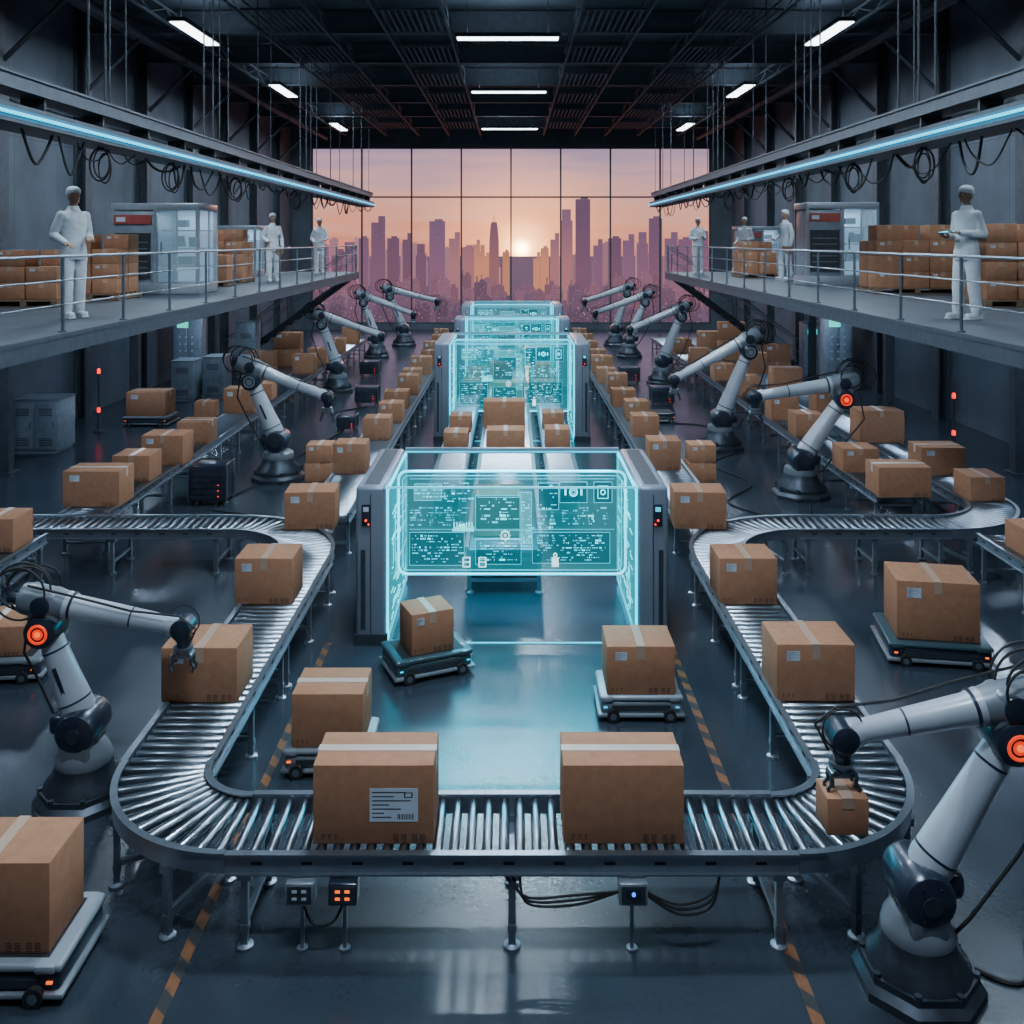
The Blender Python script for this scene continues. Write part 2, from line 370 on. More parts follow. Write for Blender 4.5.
box(-0.895,6.34,ZT,0.78,0.42,0.51,'x',True,desc="large brown cardboard box with white shipping label on rollers")
box(0.72,6.34,ZT,0.78,0.42,0.51,'x',False,desc="large brown cardboard box with pale tape on rollers")
box(-2.64,8.26,ZT,0.64,0.5,0.46,'y','small'); box(2.57,8.28,ZT,0.66,0.5,0.48,'y','small')
box(-2.66,10.42,ZT,0.62,0.5,0.49,'y','small'); box(2.53,10.42,ZT,0.62,0.5,0.49,'y','small')
box(-2.74,13.05,ZT,0.68,0.5,0.50,'y','small',rz=0.06); box(2.55,13.05,ZT,0.70,0.5,0.50,'y','small',rz=-0.05)
for s in (-1,1):
    for i,(y,w,h) in enumerate([(16.2,.54,.50),(18.9,.52,.42),(20.6,.50,.42),(22.3,.55,.40),(24.2,.5,.5),(26.0,.5,.4),(27.9,.6,.5),(29.9,.5,.45),(32,.55,.5),(34.3,.5,.5),(36.5,.55,.5)]):
        box(s*2.65+((i*37)%5-2)*0.03,y+s*0.12,ZT,w,0.5,h,'y','small' if i%2==0 else False)
for i,(x,y,w,h) in enumerate([(-6.15,14.15,.83,.52),(-6.15,15.6,.6,.42),(-6.05,16.7,.72,.52),(-6.1,18.4,.6,.42),(-6.12,21.6,.72,.55),(-6.1,23.4,.5,.4),(-6.1,28,.6,.55),(-6.1,30,.6,.5),(-6.1,33,.6,.5),(-6.1,36,.6,.6)]):
    box(x,y,ZT,w,0.55,h,'x' if i%3==0 else 'y','small' if i%2==0 else False)
for i,(x,y,w,h) in enumerate([(5.95,14.65,.80,.46),(5.85,16.2,.6,.40),(5.9,19.1,.55,.45),(5.9,20.8,.6,.5),(5.9,24,.6,.5),(5.9,26.6,.6,.45),(5.9,30,.6,.5),(5.9,33,.6,.5),
                              (7.1,14.45,.52,.36),(7.15,16.0,.74,.46),(7.1,18.5,.85,.62),(7.1,21.5,.6,.5),(7.1,24.7,.75,.6),(7.1,28,.7,.6),(7.1,31,.7,.6),(7.1,34.5,.7,.6)]):
    box(x,y,ZT,w,0.55,h,'x' if i%3==0 else 'y','small' if i%2==1 else False)
box(-6.5,12.1,ZT,.55,.5,.42,'y'); box(6.55,11.9,ZT,.5,.5,.34,'y')
for x,y,w,h in [(-.2,12.75,.62,.56),(-.12,17.9,.72,.36),(-.16,19.9,.86,.56),(-.1,23.2,.8,.45),(-.3,26.0,.6,.55),(-.05,30.8,.6,.5),(-.1,34.2,.6,.5),(-.1,37,.6,.5),
                (-1.05,17.9,.45,.32),(-1.05,19.5,.44,.34),(-1.05,24.4,.44,.34),(-1.05,26.5,.44,.34),(.85,17.9,.46,.38),(.85,19.8,.44,.34),(.85,24.2,.44,.34),(.85,27,.44,.4),(-1.05,30.9,.44,.34),(.85,30.9,.44,.34)]:
    box(x,y,ZT,w,0.5,h,'y',False)
GF="cardboard boxes stacked on the floor"
def stack(x,y,w,n,h=0.34): 
    z=0
    for k in range(n):
        box(x+0.01*((k*7)%3-1),y,z,w-0.03*(k%2),0.45,h,'y','small' if k==1 else False,desc="brown cardboard box stacked on the factory floor",group=GF); z+=h+0.003
stack(3.55,17.9,.52,2); stack(-3.6,17.9,.5,2); stack(8.3,36,1.0,2,.7); stack(-8.0,34,1.0,2,.6); stack(-7.8,24.3,.5,1,.4); stack(-7.9,30,.9,2,.5); stack(8.6,31,.9,2,.55); stack(8.4,21.6,.9,1,.5)

# ------------------------------------------------------------------ conveyors
RC={}
def roller_mesh(W):
    k=round(W,2)
    if k not in RC:
        b=MB(); b.lathe((0,-W/2+0.026,0),(0,1,0),[(0,0.010),(0.006,0.010),(0.007,0.031),(0.012,0.034),(W-0.064,0.034),(W-0.059,0.031),(W-0.058,0.010),(W-0.052,0.010)],16)
        RC[k]=b.mesh('roller',[STEEL])
    return RC[k]
def leg_mesh():
    if 'leg' not in RC:
        b=MB(); b.box((0,0,0.25),(0.045,0.045,0.46)); b.lathe((0,0,0),(0,0,1),[(0,0.055),(0.018,0.055),(0.03,0.02),(0.06,0.016)],12); b.box((0,0,0.46),(0.09,0.055,0.05)); b.box((0,0,0.13),(0.055,0.055,0.05))
        RC['leg']=b.mesh('support_leg',[FRAME])
    return RC['leg']
def bar_mesh(W):
    k=('bar',round(W,2))
    if k not in RC:
        b=MB(); b.box((0,0,0.16),(0.035,W-0.04,0.035)); b.box((0,0,0.43),(0.035,W-0.04,0.035)); RC[k]=b.mesh('cross_bar',[FRAME])
    return RC[k]
CL="steel roller conveyor section with side rails and legs"
def rollers(t,poses,W,indiv):
    if indiv:
        me=roller_mesh(W)
        for p,a in poses: place('roller',me,t,(p[0],p[1],ZT-0.034),(0,0,a))
    else:
        b=MB()
        for p,a in poses:
            M=Matrix.Translation((p[0],p[1],ZT-0.034))@Matrix.Rotation(a,4,'Z'); b.cyl((0,-W/2+0.03,0),(0,W/2-0.03,0),0.034,n=8,M=M)
        o=part(b,'rollers',STEEL,t); o["kind"]="stuff"
def straight(x0,y0,x1,y1,W=0.66,indiv=True,legstep=1.25):
    L=math.hypot(x1-x0,y1-y0); a=math.atan2(y1-y0,x1-x0)
    t=thing('roller_conveyor',CL,"conveyor",(x0,y0,0),a,"roller conveyor sections")
    for s in (-1,1):
        b=MB(); b.box((L/2,s*(W/2-0.012),ZT-0.05),(L-0.006,0.024,0.13)); b.box((L/2,s*(W/2-0.0),ZT+0.012),(L-0.006,0.05,0.012)); b.box((L/2,s*(W/2-0.0),ZT-0.112),(L-0.006,0.05,0.012))
        if indiv:
            for q in range(int(L/.32)): b.box((.2+q*.32,s*(W/2+.001),ZT-.05),(.07,.004,.018),1)
        part(b,'side_rail',[FRAME,RUBBER],t)
    n=max(2,int(L/0.105)); rollers(t,[((L*(i+0.5)/n,0),0) for i in range(n)],W,indiv)
    k=max(2,int(round(L/legstep))+1)
    for i in range(k):
        x=0.12+(L-0.24)*i/(k-1)
        for s in (-1,1): place('support_leg',leg_mesh(),t,(x,s*(W/2-0.03),0))
        place('cross_bar',bar_mesh(W),t,(x,0,0))
    return t
def curve(cx,cy,R,a0,a1,W=0.66,legs=(0.12,0.5,0.88)):
    t=thing('roller_conveyor',"curved steel roller conveyor section with fanned rollers","conveyor",(cx,cy,0),0,"roller conveyor sections")
    N=32
    for rr in (R-W/2+0.012,R+W/2-0.012):
        b=MB(); vs=[];fs=[]
        prof=[(-0.012,-0.115),(0.012,-0.115),(0.012,0.006),(0.025,0.006),(0.025,0.018),(-0.025,0.018),(-0.025,0.006),(-0.012,0.006)]
        for i in range(N+1):
            a=a0+(a1-a0)*i/N
            for dr,dz in prof: vs.append(((rr+dr)*math.cos(a),(rr+dr)*math.sin(a),ZT+dz))
        m=len(prof)
        for i in range(N):
            for j in range(m): fs.append((i*m+j,i*m+(j+1)%m,(i+1)*m+(j+1)%m,(i+1)*m+j))
        fs.append(tuple(range(m))); fs.append(tuple(reversed(range(N*m,(N+1)*m))))
        b.add(vs,fs); part(b,'side_rail',FRAME,t)
    n=int(abs(a1-a0)*R/0.098)
    rollers(t,[((R*math.cos(a0+(a1-a0)*(i+.5)/n),R*math.sin(a0+(a1-a0)*(i+.5)/n)),a0+(a1-a0)*(i+.5)/n-PI/2) for i in range(n)],W,True)
    for f in legs:
        a=a0+(a1-a0)*f
        for s in (-1,1):
            r=R+s*(W/2-0.03); place('support_leg',leg_mesh(),t,(r*math.cos(a),r*math.sin(a),0),(0,0,a))
        place('cross_bar',bar_mesh(W),t,(R*math.cos(a),R*math.sin(a),0),(0,0,a-PI/2))
XL=2.57
straight(-1.82,6.35,1.82,6.35,legstep=1.7)
RB=.75
curve(-XL+RB,7.10,RB,PI,1.5*PI,legs=(.3,.75)); curve(XL-RB,7.10,RB,1.5*PI,2*PI,legs=(.25,.7))
RT=1.3; YT=13.1-RT
for s in (-1,1):
    straight(s*XL,7.10,s*XL,9.45); straight(s*XL,9.45,s*XL,YT)
curve(-XL-RT,YT,RT,0,PI/2); curve(XL+RT,YT,RT,PI/2,PI)
straight(-XL-RT,13.1,-6.9,13.1); straight(XL+RT,13.1,5.9,13.1)
curve(5.9,14.3,1.2,-PI/2,0)
def line(x,y0,y1,W=0.66,step=4.0,ind=18.5):
    y=y0
    while y<y1-0.5:
        e=min(y+step,y1); straight(x,y,x,e,W,indiv=(y<ind-3.5)); y=e
line(-2.65,13.5,37.6); line(2.65,13.5,37.6); line(-6.1,13.5,37.6); line(7.1,14.32,38); line(5.9,14.5,38)
line(-0.1,12.0,38,0.95); line(-1.05,15,35,0.5); line(0.85,15,35,0.5)
straight(-6.5,10.3,-6.5,12.6); straight(6.5,10.3,6.5,12.6)

def ctrl(x,kind):
    t=thing('conveyor_control_box',"small grey electrical control box fixed under conveyor rail with %s lights"%kind,"control box",(x,6.0,0.0),0,"conveyor control boxes")
    b=MB(); b.rbox((0,-.01,0.405),(0.18,0.11,0.14),0.012); b.box((0,-.066,.405),(.15,.004,.11),1); part(b,'housing',[GREYSH if kind!='amber' else DARK,FRAMED],t)
    b=MB(); b.box((0,0.035,0.48),(0.10,0.02,0.03)); b.box((0,.03,.17),(.022,.022,.34)); b.cyl((0,.03,0),(0,.03,.015),.035,n=12); part(b,'bracket',FRAME,t)
    if kind=='blue':
        b=MB(); b.box((0,-0.069,0.415),(0.09,0.004,0.06)); part(b,'display',DARK,t)
        b=MB(); b.cyl((0,-.070,.415),(0,-.078,.415),.012,n=10); part(b,'indicator_light',BLUEL,t)
    else:
        for i in range(2):
            for j in range(2):
                b=MB(); b.box((-0.03+i*0.06,-0.070,0.385+j*0.045),(0.030,0.004,0.016)); part(b,'indicator_light',{'amber':ORL,'white':PAPER}[kind],t)
ctrl(-1.33,'white'); ctrl(-1.06,'amber'); ctrl(0.76,'blue')
def cable(name,pts,r,label,group,m=RUBBER,sub=10):
    P=[Vector(p) for p in pts]; out=[]
    for i in range(len(P)-1):
        p0=P[max(i-1,0)];p1=P[i];p2=P[i+1];p3=P[min(i+2,len(P)-1)]
        for k in range(sub):
            t=k/sub; out.append(0.5*((2*p1)+(-p0+p2)*t+(2*p0-5*p1+4*p2-p3)*t*t+(-p0+3*p1-3*p2+p3)*t**3))
    out.append(P[-1]); b=MB(); b.tube(out,r,6); o=part(b,name,m,None); tag(o,label,"cable",group); return o
GC="cables under the conveyor"
for k in range(3):
    cable('cable',[(-0.05+0.05*k,6.03,0.47),(0.1,5.97,0.37-0.02*k),(0.4,5.96,0.39-0.03*k),(0.68,5.98,0.40)],0.008,"black cable slung under the conveyor rail",GC)
    cable('cable',[(0.84,5.98,0.40-0.01*k),(1.05,5.96,0.33-0.03*k),(1.25,5.98,0.38-0.04*k),(1.32,6.03,0.47)],0.008,"black cable slung under the conveyor rail",GC)
cable('cable',[(-1.33,6.0,0.34),(-1.25,5.97,0.20),(-1.12,5.97,0.22),(-1.06,6.0,0.34)],0.008,"black cable slung under the conveyor rail",GC)
for pts in ([(-4.7,17.3,.015),(-5.0,15.9,.015),(-4.2,15.4,.015),(-4.3,14.3,.015)],[(4.8,20.1,.015),(4.0,19,.015),(4.4,17.5,.015),(3.7,16.2,.015),(4.6,15.2,.015),(5.1,16.2,.015)],
            [(3.9,23.3,.015),(4.6,23,.015),(5,22,.015),(4.6,20.5,.015)],[(-3.9,25.6,.015),(-4.6,24.5,.015),(-4,22.5,.015),(-4.6,19,.015)],[(2.84,5.85,.015),(3.1,5.75,.015),(3.5,6.3,.015),(4.6,6.5,.015)]):
    cable('floor_cable',pts,0.015,"black power cable lying on the floor","floor cables")

# ------------------------------------------------------------------ carts
def agv(x,y,rz,w,d,desc,bw=None,light=CARTG,bd=None,bh=.5,tape='y',lab=False,brz=None,low=DARK,em=ORL):
    h=0.24
    t=thing('transport_cart',desc,"robot cart",(x,y,0),rz,"low automated transport carts")
    b=MB(); b.rbox((0,0,0.125),(w-.02,d-.02,0.13),0.04,seg=3); b.box((0,-d/2+.008,.125),(w*.7,.01,.05),1); part(b,'chassis',[low,FRAMED],t)
    b=MB(); b.rbox((0,0,h-0.027),(w,d,0.05),0.022,seg=3); b.box((0,0,h-.0015),(w*.8,d*.8,.003),1)
    for s in (-1,1): b.rbox((s*w*.40,0,h-.03),(w*.13,d+.02,.055),.02)
    part(b,'load_platform',[light,RUBBER],t)
    b=MB(); b.rbox((0,0,0.062),(w+0.035,d+0.035,0.035),0.015); part(b,'bumper',GREYSH,t)
    for sx in (-1,1):
        for sy in (-1,1):
            b=MB(); b.cyl((sx*w*0.34,sy*(d/2)-0.03,0.06),(sx*w*0.34,sy*(d/2)+0.03,0.06),0.06,n=18); b.cyl((sx*w*0.34,sy*(d/2)-0.033,0.06),(sx*w*0.34,sy*(d/2)+0.033,0.06),0.03,n=14,mat=1); part(b,'wheel',[RUBBER,FRAME],t)
        b=MB(); b.box((sx*w*.43,-d/2+.002,.135),(.035,.014,.012)); part(b,'indicator_light',em,t)
    if bw: 
        box(x,y,h,bw,bd or bw*0.75,bh,tape,lab,rz=rz if brz is None else brz,desc="brown cardboard box carried on a low transport cart",group="boxes on transport carts")
agv(-0.90,10.0,0.42,.84,.58,"dark teal low automated cart carrying a box",.46,TEALSH,.42,.42,'y','small',low=TEALSH,em=CYANS)
agv(1.21,9.15,0.0,.78,.56,"pale grey low automated cart carrying a box",.64,CARTG,.5,.45,'y','small',low=GREYSH,em=CYANS)
agv(-1.55,8.22,0.0,.74,.56,"pale grey low automated cart carrying a box",.60,CARTG,.5,.45,'x',False,low=GREYSH)
agv(4.58,10.4,-0.16,1.05,.85,"dark low automated cart carrying a large box",.84,TEALSH,.62,.62,'y','small')
agv(-3.14,5.90,0.0,.98,.64,"grey low automated cart carrying a large box",.76,CARTG,.46,.54,'y',False)
agv(-5.38,10.0,0.1,1.1,.8,"dark low automated cart carrying a box",.7,GREYSH,.6,.3,'y')
agv(-8.85,23.3,0.0,1.1,.8,"dark low automated cart carrying a box",.95,GREYSH,.7,.58,'x','small')
agv(3.6,23.6,0.1,.8,.6,"small dark automated cart standing on floor",None,DARK)

def ecart(x,y,w,h,d=.5):
    t=thing('equipment_cart',"black electronics rack cart on castors with small lights","equipment",(x,y,0),0,"black equipment carts")
    b=MB(); b.rbox((0,0,h/2+.04),(w,d,h-.08),0.02)
    for k in range(5): b.box((0,-d/2-.006,h*.22+k*h*.14),(w*.86,.012,h*.09),1)
    part(b,'body',[DARK,BASEM],t)
    for sx in (-1,1):
        b=MB(); b.tube([(sx*w*.52,-d*.45,.06),(sx*w*.52,-d*.45,h+.02),(sx*w*.52,d*.45,h+.02),(sx*w*.52,d*.45,.06)],.012); part(b,'handle_frame',FRAME,t)
        for sy in (-1,1):
            b=MB(); b.cyl((sx*w*.42-.015,sy*d*.38,.04),(sx*w*.42+.015,sy*d*.38,.04),.04,n=12); part(b,'castor',RUBBER,t)
    for k in range(3):
        b=MB(); b.box((w*.3,-d/2-.015,h*.25+k*h*.14),(.022,.006,.012)); part(b,'indicator_light',REDL,t)
ecart(-5.15,16.3,.62,.68); ecart(-3.95,26,.6,.5); ecart(-4.7,31.5,.6,.5); ecart(-3.9,22.5,.45,.35,.4); ecart(4.1,26,.6,.5); ecart(3.7,30,.6,.5)
def cabinet(x,y,w,d,h,scr=False,rz=0):
    t=thing('control_cabinet' if scr else 'storage_cabinet',"grey steel %s beside the wall"%("control cabinet with green screens and buttons" if scr else "cabinet with vented doors"),"cabinet",(x,y,0),rz,"control cabinets" if scr else "storage cabinets")
    b=MB(); b.rbox((0,0,h/2+.03),(w,d,h-.06),.015); b.box((0,0,.02),(w*.92,d*.92,.04)); b.box((0,0,h+.01),(w*1.03,d*1.03,.03),1); part(b,'body',[CAB,GREYSH],t)
    nd=1 if w<.8 else 2
    for i in range(nd):
        dw=w/nd; b=MB(); cx=-w/2+dw*(i+.5); b.rbox((cx,-d/2-.012,h/2+.02),(dw*.92,.025,h*.86),.008)
        if not scr:
            for q in range(5): b.box((cx,-d/2-.026,h*.16+q*.035),(dw*.55,.004,.014),1); b.box((cx,-d/2-.026,h*.72+q*.035),(dw*.55,.004,.014),1)
        dr=part(b,'door',[CAB,RUBBER],t)
        b=MB(); b.box((cx+dw*.34,-d/2-.04,h*.55),(.02,.03,.14)); part(b,'handle',FRAME,dr)
    if scr:
        b=MB(); b.box((-w*.15,-d/2-.028,h*.84),(w*.4,.006,h*.09)); part(b,'screen',GREENL,t)
        for i in range(3):
            for j in range(4):
                b=MB(); b.cyl((-w*.25+i*w*.22,-d/2-.028,h*.4+j*h*.09),(-w*.25+i*w*.22,-d/2-.045,h*.4+j*h*.09),.028,n=10); part(b,'button',PAPER,t)
cabinet(-10.05,20.4,.98,.8,1.12); cabinet(-9.2,26.9,.62,.8,1.1); cabinet(-8.5,27.4,.6,.8,1.15)
cabinet(-9.9,29.2,.85,.5,2.3,True); cabinet(9.75,28.6,.85,.5,2.4,True); cabinet(-8.7,31.3,.7,.5,1.8,False); cabinet(9.9,31.2,.8,.5,1.8,True)
def beacon(x,y,h=2.0):
    t=thing('warning_light',"slim post with glowing red warning lamps","warning light",(x,y,0),0,"red warning lights")
    b=MB(); b.cyl((0,0,0),(0,0,h),.025,n=8); b.cyl((0,0,0),(0,0,.03),.12,n=16); part(b,'post',FRAMED,t)
    for z in (h,h*.35):
        b=MB(); b.cyl((0,0,z-.03),(0,0,z+.05),.04,n=12); b.sph((0,0,z+.05),.04,n=12); part(b,'lamp',REDL,t)
beacon(-9.7,22.3,1.4); beacon(9.3,20.0,1.2)

# ------------------------------------------------------------------ robots
def robot(x,y,yaw,zs,re,ze,rw,zw,k=1.0,coil=True,glow=True):
    t=thing('robot_arm',"white articulated industrial robot arm with dark joints"+(" and glowing orange ring" if glow else ""),"robot arm",(x,y,0),yaw,"industrial robot arms")
    b=MB()
    b.lathe((0,0,0),(0,0,1),[(0,.37*k),(.05*k,.37*k),(.09*k,.33*k),(.13*k,.33*k)],8,rot=PI/8)
    b.lathe((0,0,.10*k),(0,0,1),[(0,.30*k),(.06*k,.29*k),(.12*k,.23*k),(.20*k,.21*k)],24)
    for i in range(8):
        a=2*PI*i/8+PI/8; b.cyl((.31*k*math.cos(a),.31*k*math.sin(a),.09*k),(.31*k*math.cos(a),.31*k*math.sin(a),.15*k),.022*k,n=6)
    part(b,'base',BASEM,t)
    b=MB(); b.lathe((0,0,.28*k),(0,0,1),[(0,.20*k),(.04*k,.215*k),(.10*k,.20*k),(max(.12*k,zs-.40*k),.15*k)],24)
    for s in (-1,1): b.rbox((0,s*.15*k,zs-.08*k),(.22*k,.07*k,.30*k),.03*k)
    part(b,'turret',GREYSH,t)
    b=MB(); b.lathe((0,-.20*k,zs),(0,1,0),[(0,.10*k),(.02*k,.145*k),(.06*k,.16*k),(.34*k,.16*k),(.38*k,.145*k),(.40*k,.10*k)],24)
    for s in (-1,1):
        for q in range(6):
            a=PI*q/3; b.cyl((.10*k*math.cos(a),s*.19*k,zs+.10*k*math.sin(a)),(.10*k*math.cos(a),s*.203*k,zs+.10*k*math.sin(a)),.012*k,n=6)
    part(b,'shoulder_joint',DARK,t)
    for s in (-1,1):
        b=MB(); b.cyl((0,s*.20*k,zs),(0,s*.212*k,zs),.055*k,n=20); part(b,'joint_cap',BASEM,t)
    b=MB(); b.rbox((-.17*k,0,zs+.02*k),(.16*k,.18*k,.16*k),.05*k,seg=3); part(b,'motor_cover',DARK,t)
    S=Vector((0,0,zs)); E=Vector((re,0,ze)); D=E-S; L=D.length
    b=MB(); b.lathe(S,D,[(.05*k,.11*k),(.16*k,.130*k),(.22*k,.125*k),(L*.5,.110*k),(L-.14*k,.095*k),(L-.04*k,.09*k)],22)
    b.lathe(S,D,[(.20*k,.129*k),(.215*k,.128*k)],22,1); b.lathe(S,D,[(L-.19*k,.101*k),(L-.175*k,.101*k)],22,1)
    part(b,'lower_arm',[WHITE,DARK],t)
    b=MB(); dn=D.normalized(); c0=S+dn*(L*.5); b.rbox((0,-.112*k,0),(.03*k,.01*k,.22*k),.003*k,0,Matrix.Translation(c0)@Vector((0,0,1)).rotation_difference(dn).to_matrix().to_4x4()); part(b,'cover_strip',DARK,t)
    off=.20*k; F0=Vector((re,0,ze+off)); W=Vector((rw,0,zw))
    b=MB(); b.lathe((re,-.15*k,ze),(0,1,0),[(0,.08*k),(.02*k,.12*k),(.05*k,.13*k),(.25*k,.13*k),(.28*k,.12*k),(.30*k,.08*k)],24); part(b,'elbow_joint',DARK,t)
    for s in (-1,1):
        if glow:
            b=MB(); b.ring((re,s*.152*k,ze),.066*k,.011*k); b.cyl((re,s*.145*k,ze),(re,s*.152*k,ze),.042*k,n=16,mat=0); b.cyl((re,s*.15*k,ze),(re,s*.158*k,ze),.020*k,n=16,mat=1)
            part(b,'elbow_ring',[ORANGE,ORANGEC],t,"glowing orange ring")
        else:
            b=MB(); b.ring((re,s*.152*k,ze),.070*k,.010*k); b.cyl((re,s*.145*k,ze),(re,s*.152*k,ze),.045*k,n=16); part(b,'joint_cap',GREYSH,t)
    FD=(W-F0); FL=FD.length; fd=FD.normalized()
    b=MB(); b.rbox((re,0,ze+off*.75),(.24*k,.22*k,.30*k),.06*k,seg=3)
    b.lathe(F0-fd*.22*k,fd,[(0,.06*k),(.03*k,.11*k),(.10*k,.125*k),(.30*k,.12*k),(.40*k,.10*k)],22)
    for dz in (-.05,.05): b.lathe(F0-fd*.28*k+Vector((0,dz*k,0)),fd,[(0,.03*k),(.02*k,.045*k),(.1*k,.045*k)],12,1)
    b.lathe(F0-Vector((0,.135*k,0)),(0,1,0),[(0,.05*k),(.01*k,.075*k),(.26*k,.075*k),(.27*k,.05*k)],20,1)
    part(b,'elbow_housing',[GREYSH,DARK],t)
    b=MB(); b.lathe(F0,fd,[(.16*k,.110*k),(.20*k,.105*k),(.24*k,.092*k),(FL*.6,.078*k),(FL-.13*k,.066*k),(FL-.10*k,.078*k),(FL-.04*k,.078*k)],22)
    b.lathe(F0,fd,[(.20*k,.110*k),(.22*k,.108*k)],22,1); b.lathe(F0,fd,[(FL*.62,.080*k),(FL*.62+.012*k,.079*k)],22,1)
    part(b,'forearm',[WHITE,DARK],t)
    b=MB(); b.lathe((rw,-.10*k,zw),(0,1,0),[(0,.05*k),(.02*k,.08*k),(.18*k,.08*k),(.20*k,.05*k)],20)
    b.lathe((rw,0,zw),(0,0,-1),[(0,.06*k),(.09*k,.065*k),(.12*k,.05*k),(.15*k,.05*k)],20)
    part(b,'wrist',DARK,t)
    g0=zw-.15*k; b=MB(); b.lathe((rw,0,g0),(0,0,-1),[(0,.075*k),(.02*k,.075*k),(.03*k,.05*k),(.05*k,.05*k)],20); b.rbox((rw,0,g0-.065*k),(.16*k,.10*k,.04*k),.01*k)
    for s in (-1,1): b.cyl((rw+s*.05*k,-.05*k,g0-.05*k),(rw+s*.05*k,.05*k,g0-.05*k),.02*k,n=8)
    g=part(b,'gripper',FRAME,t)
    for sx in (-1,1):
        for sy in (-1,1):
            b=MB(); px=rw+sx*.07*k; py=sy*.035*k
            b.box((px,py,g0-.10*k),(.022*k,.022*k,.07*k)); b.tube([(px,py,g0-.12*k),(px+sx*.025*k,py,g0-.15*k),(px+sx*.01*k,py,g0-.19*k)],.011*k,6)
            part(b,'gripper_finger',FRAMED,g)
    if coil:
        sd=-1 if rw>re else 1
        for i,(R,e,dx) in enumerate([(.20,1.0,.16),(.17,1.1,.12),(.22,.85,.2),(.14,1.0,.08)]):
            b=MB(); b.ring((re+sd*dx*k,(-.12+.08*i)*k,ze+off+.10*k),R*k,.009*k,'Y',26,6,0,None,e); part(b,'hose_loop',RUBBER,t)
        b=MB(); b.tube([(re+sd*.1*k,-.1*k,ze+.36*k),(re*.7+rw*.3,-.10*k,ze+off*.7+(zw-ze)*.3+.12*k),(re*.35+rw*.65,-.09*k,(ze+off)*.35+zw*.65+.09*k),(rw,-.09*k,zw+.12*k),(rw-sd*.13*k,-.09*k,zw+.02*k),(rw-sd*.06*k,-.06*k,zw-.12*k)],.009*k); part(b,'hose',RUBBER,t)
        b=MB(); b.tube([(re+sd*.18*k,.1*k,ze+.1*k),(re+sd*.24*k,.12*k,ze-.25*k),(re*.5+sd*.26*k,.13*k,zs+.25*k),(sd*.24*k,.13*k,zs-.12*k),(sd*.15*k,.08*k,.32*k)],.012*k); part(b,'hose',RUBBER,t)
        b=MB(); b.ring((rw,.02*k,zw+.04*k),.12*k,.006*k,'Y',22,5); part(b,'hose_loop',RUBBER,t)
    return t
robot(-3.45,7.66,0.0,.60,-.30,1.38,.80,1.38,1.03)
robot(2.46,5.76,PI,.60,-.54,1.50,.46,1.50,1.03)
box(2.0,5.76,.955,.25,.22,.22,'y',False,desc="small brown cardboard box held in a robot gripper",group="small box held by robot",marks=False)
robot(-4.40,17.9,0.0,.72,-.50,1.85,.92,1.55,1.35,glow=False)
robot(5.07,16.7,PI,.64,-.74,1.72,.80,1.75,1.35)
robot(4.50,20.5,PI,.64,-.60,2.1,1.0,1.5,1.35,glow=False)
robot(-5.2,28.3,0.1,.7,-.45,2.0,1.3,1.65,1.35,glow=False)
robot(4.7,29.8,PI,.7,-.6,2.1,1.0,1.7,1.35,glow=False)
robot(-5.2,36.5,0.1,.7,-.5,2.1,1.4,1.65,1.4,glow=False); robot(-4.6,40.5,0.1,.7,-.6,2.1,1.4,1.9,1.5,glow=False)
robot(4.5,36.5,PI,.7,-.6,2.1,1.3,1.7,1.4,glow=False); robot(4.4,40.5,PI,.7,-.5,2.2,1.3,1.9,1.4,glow=False)

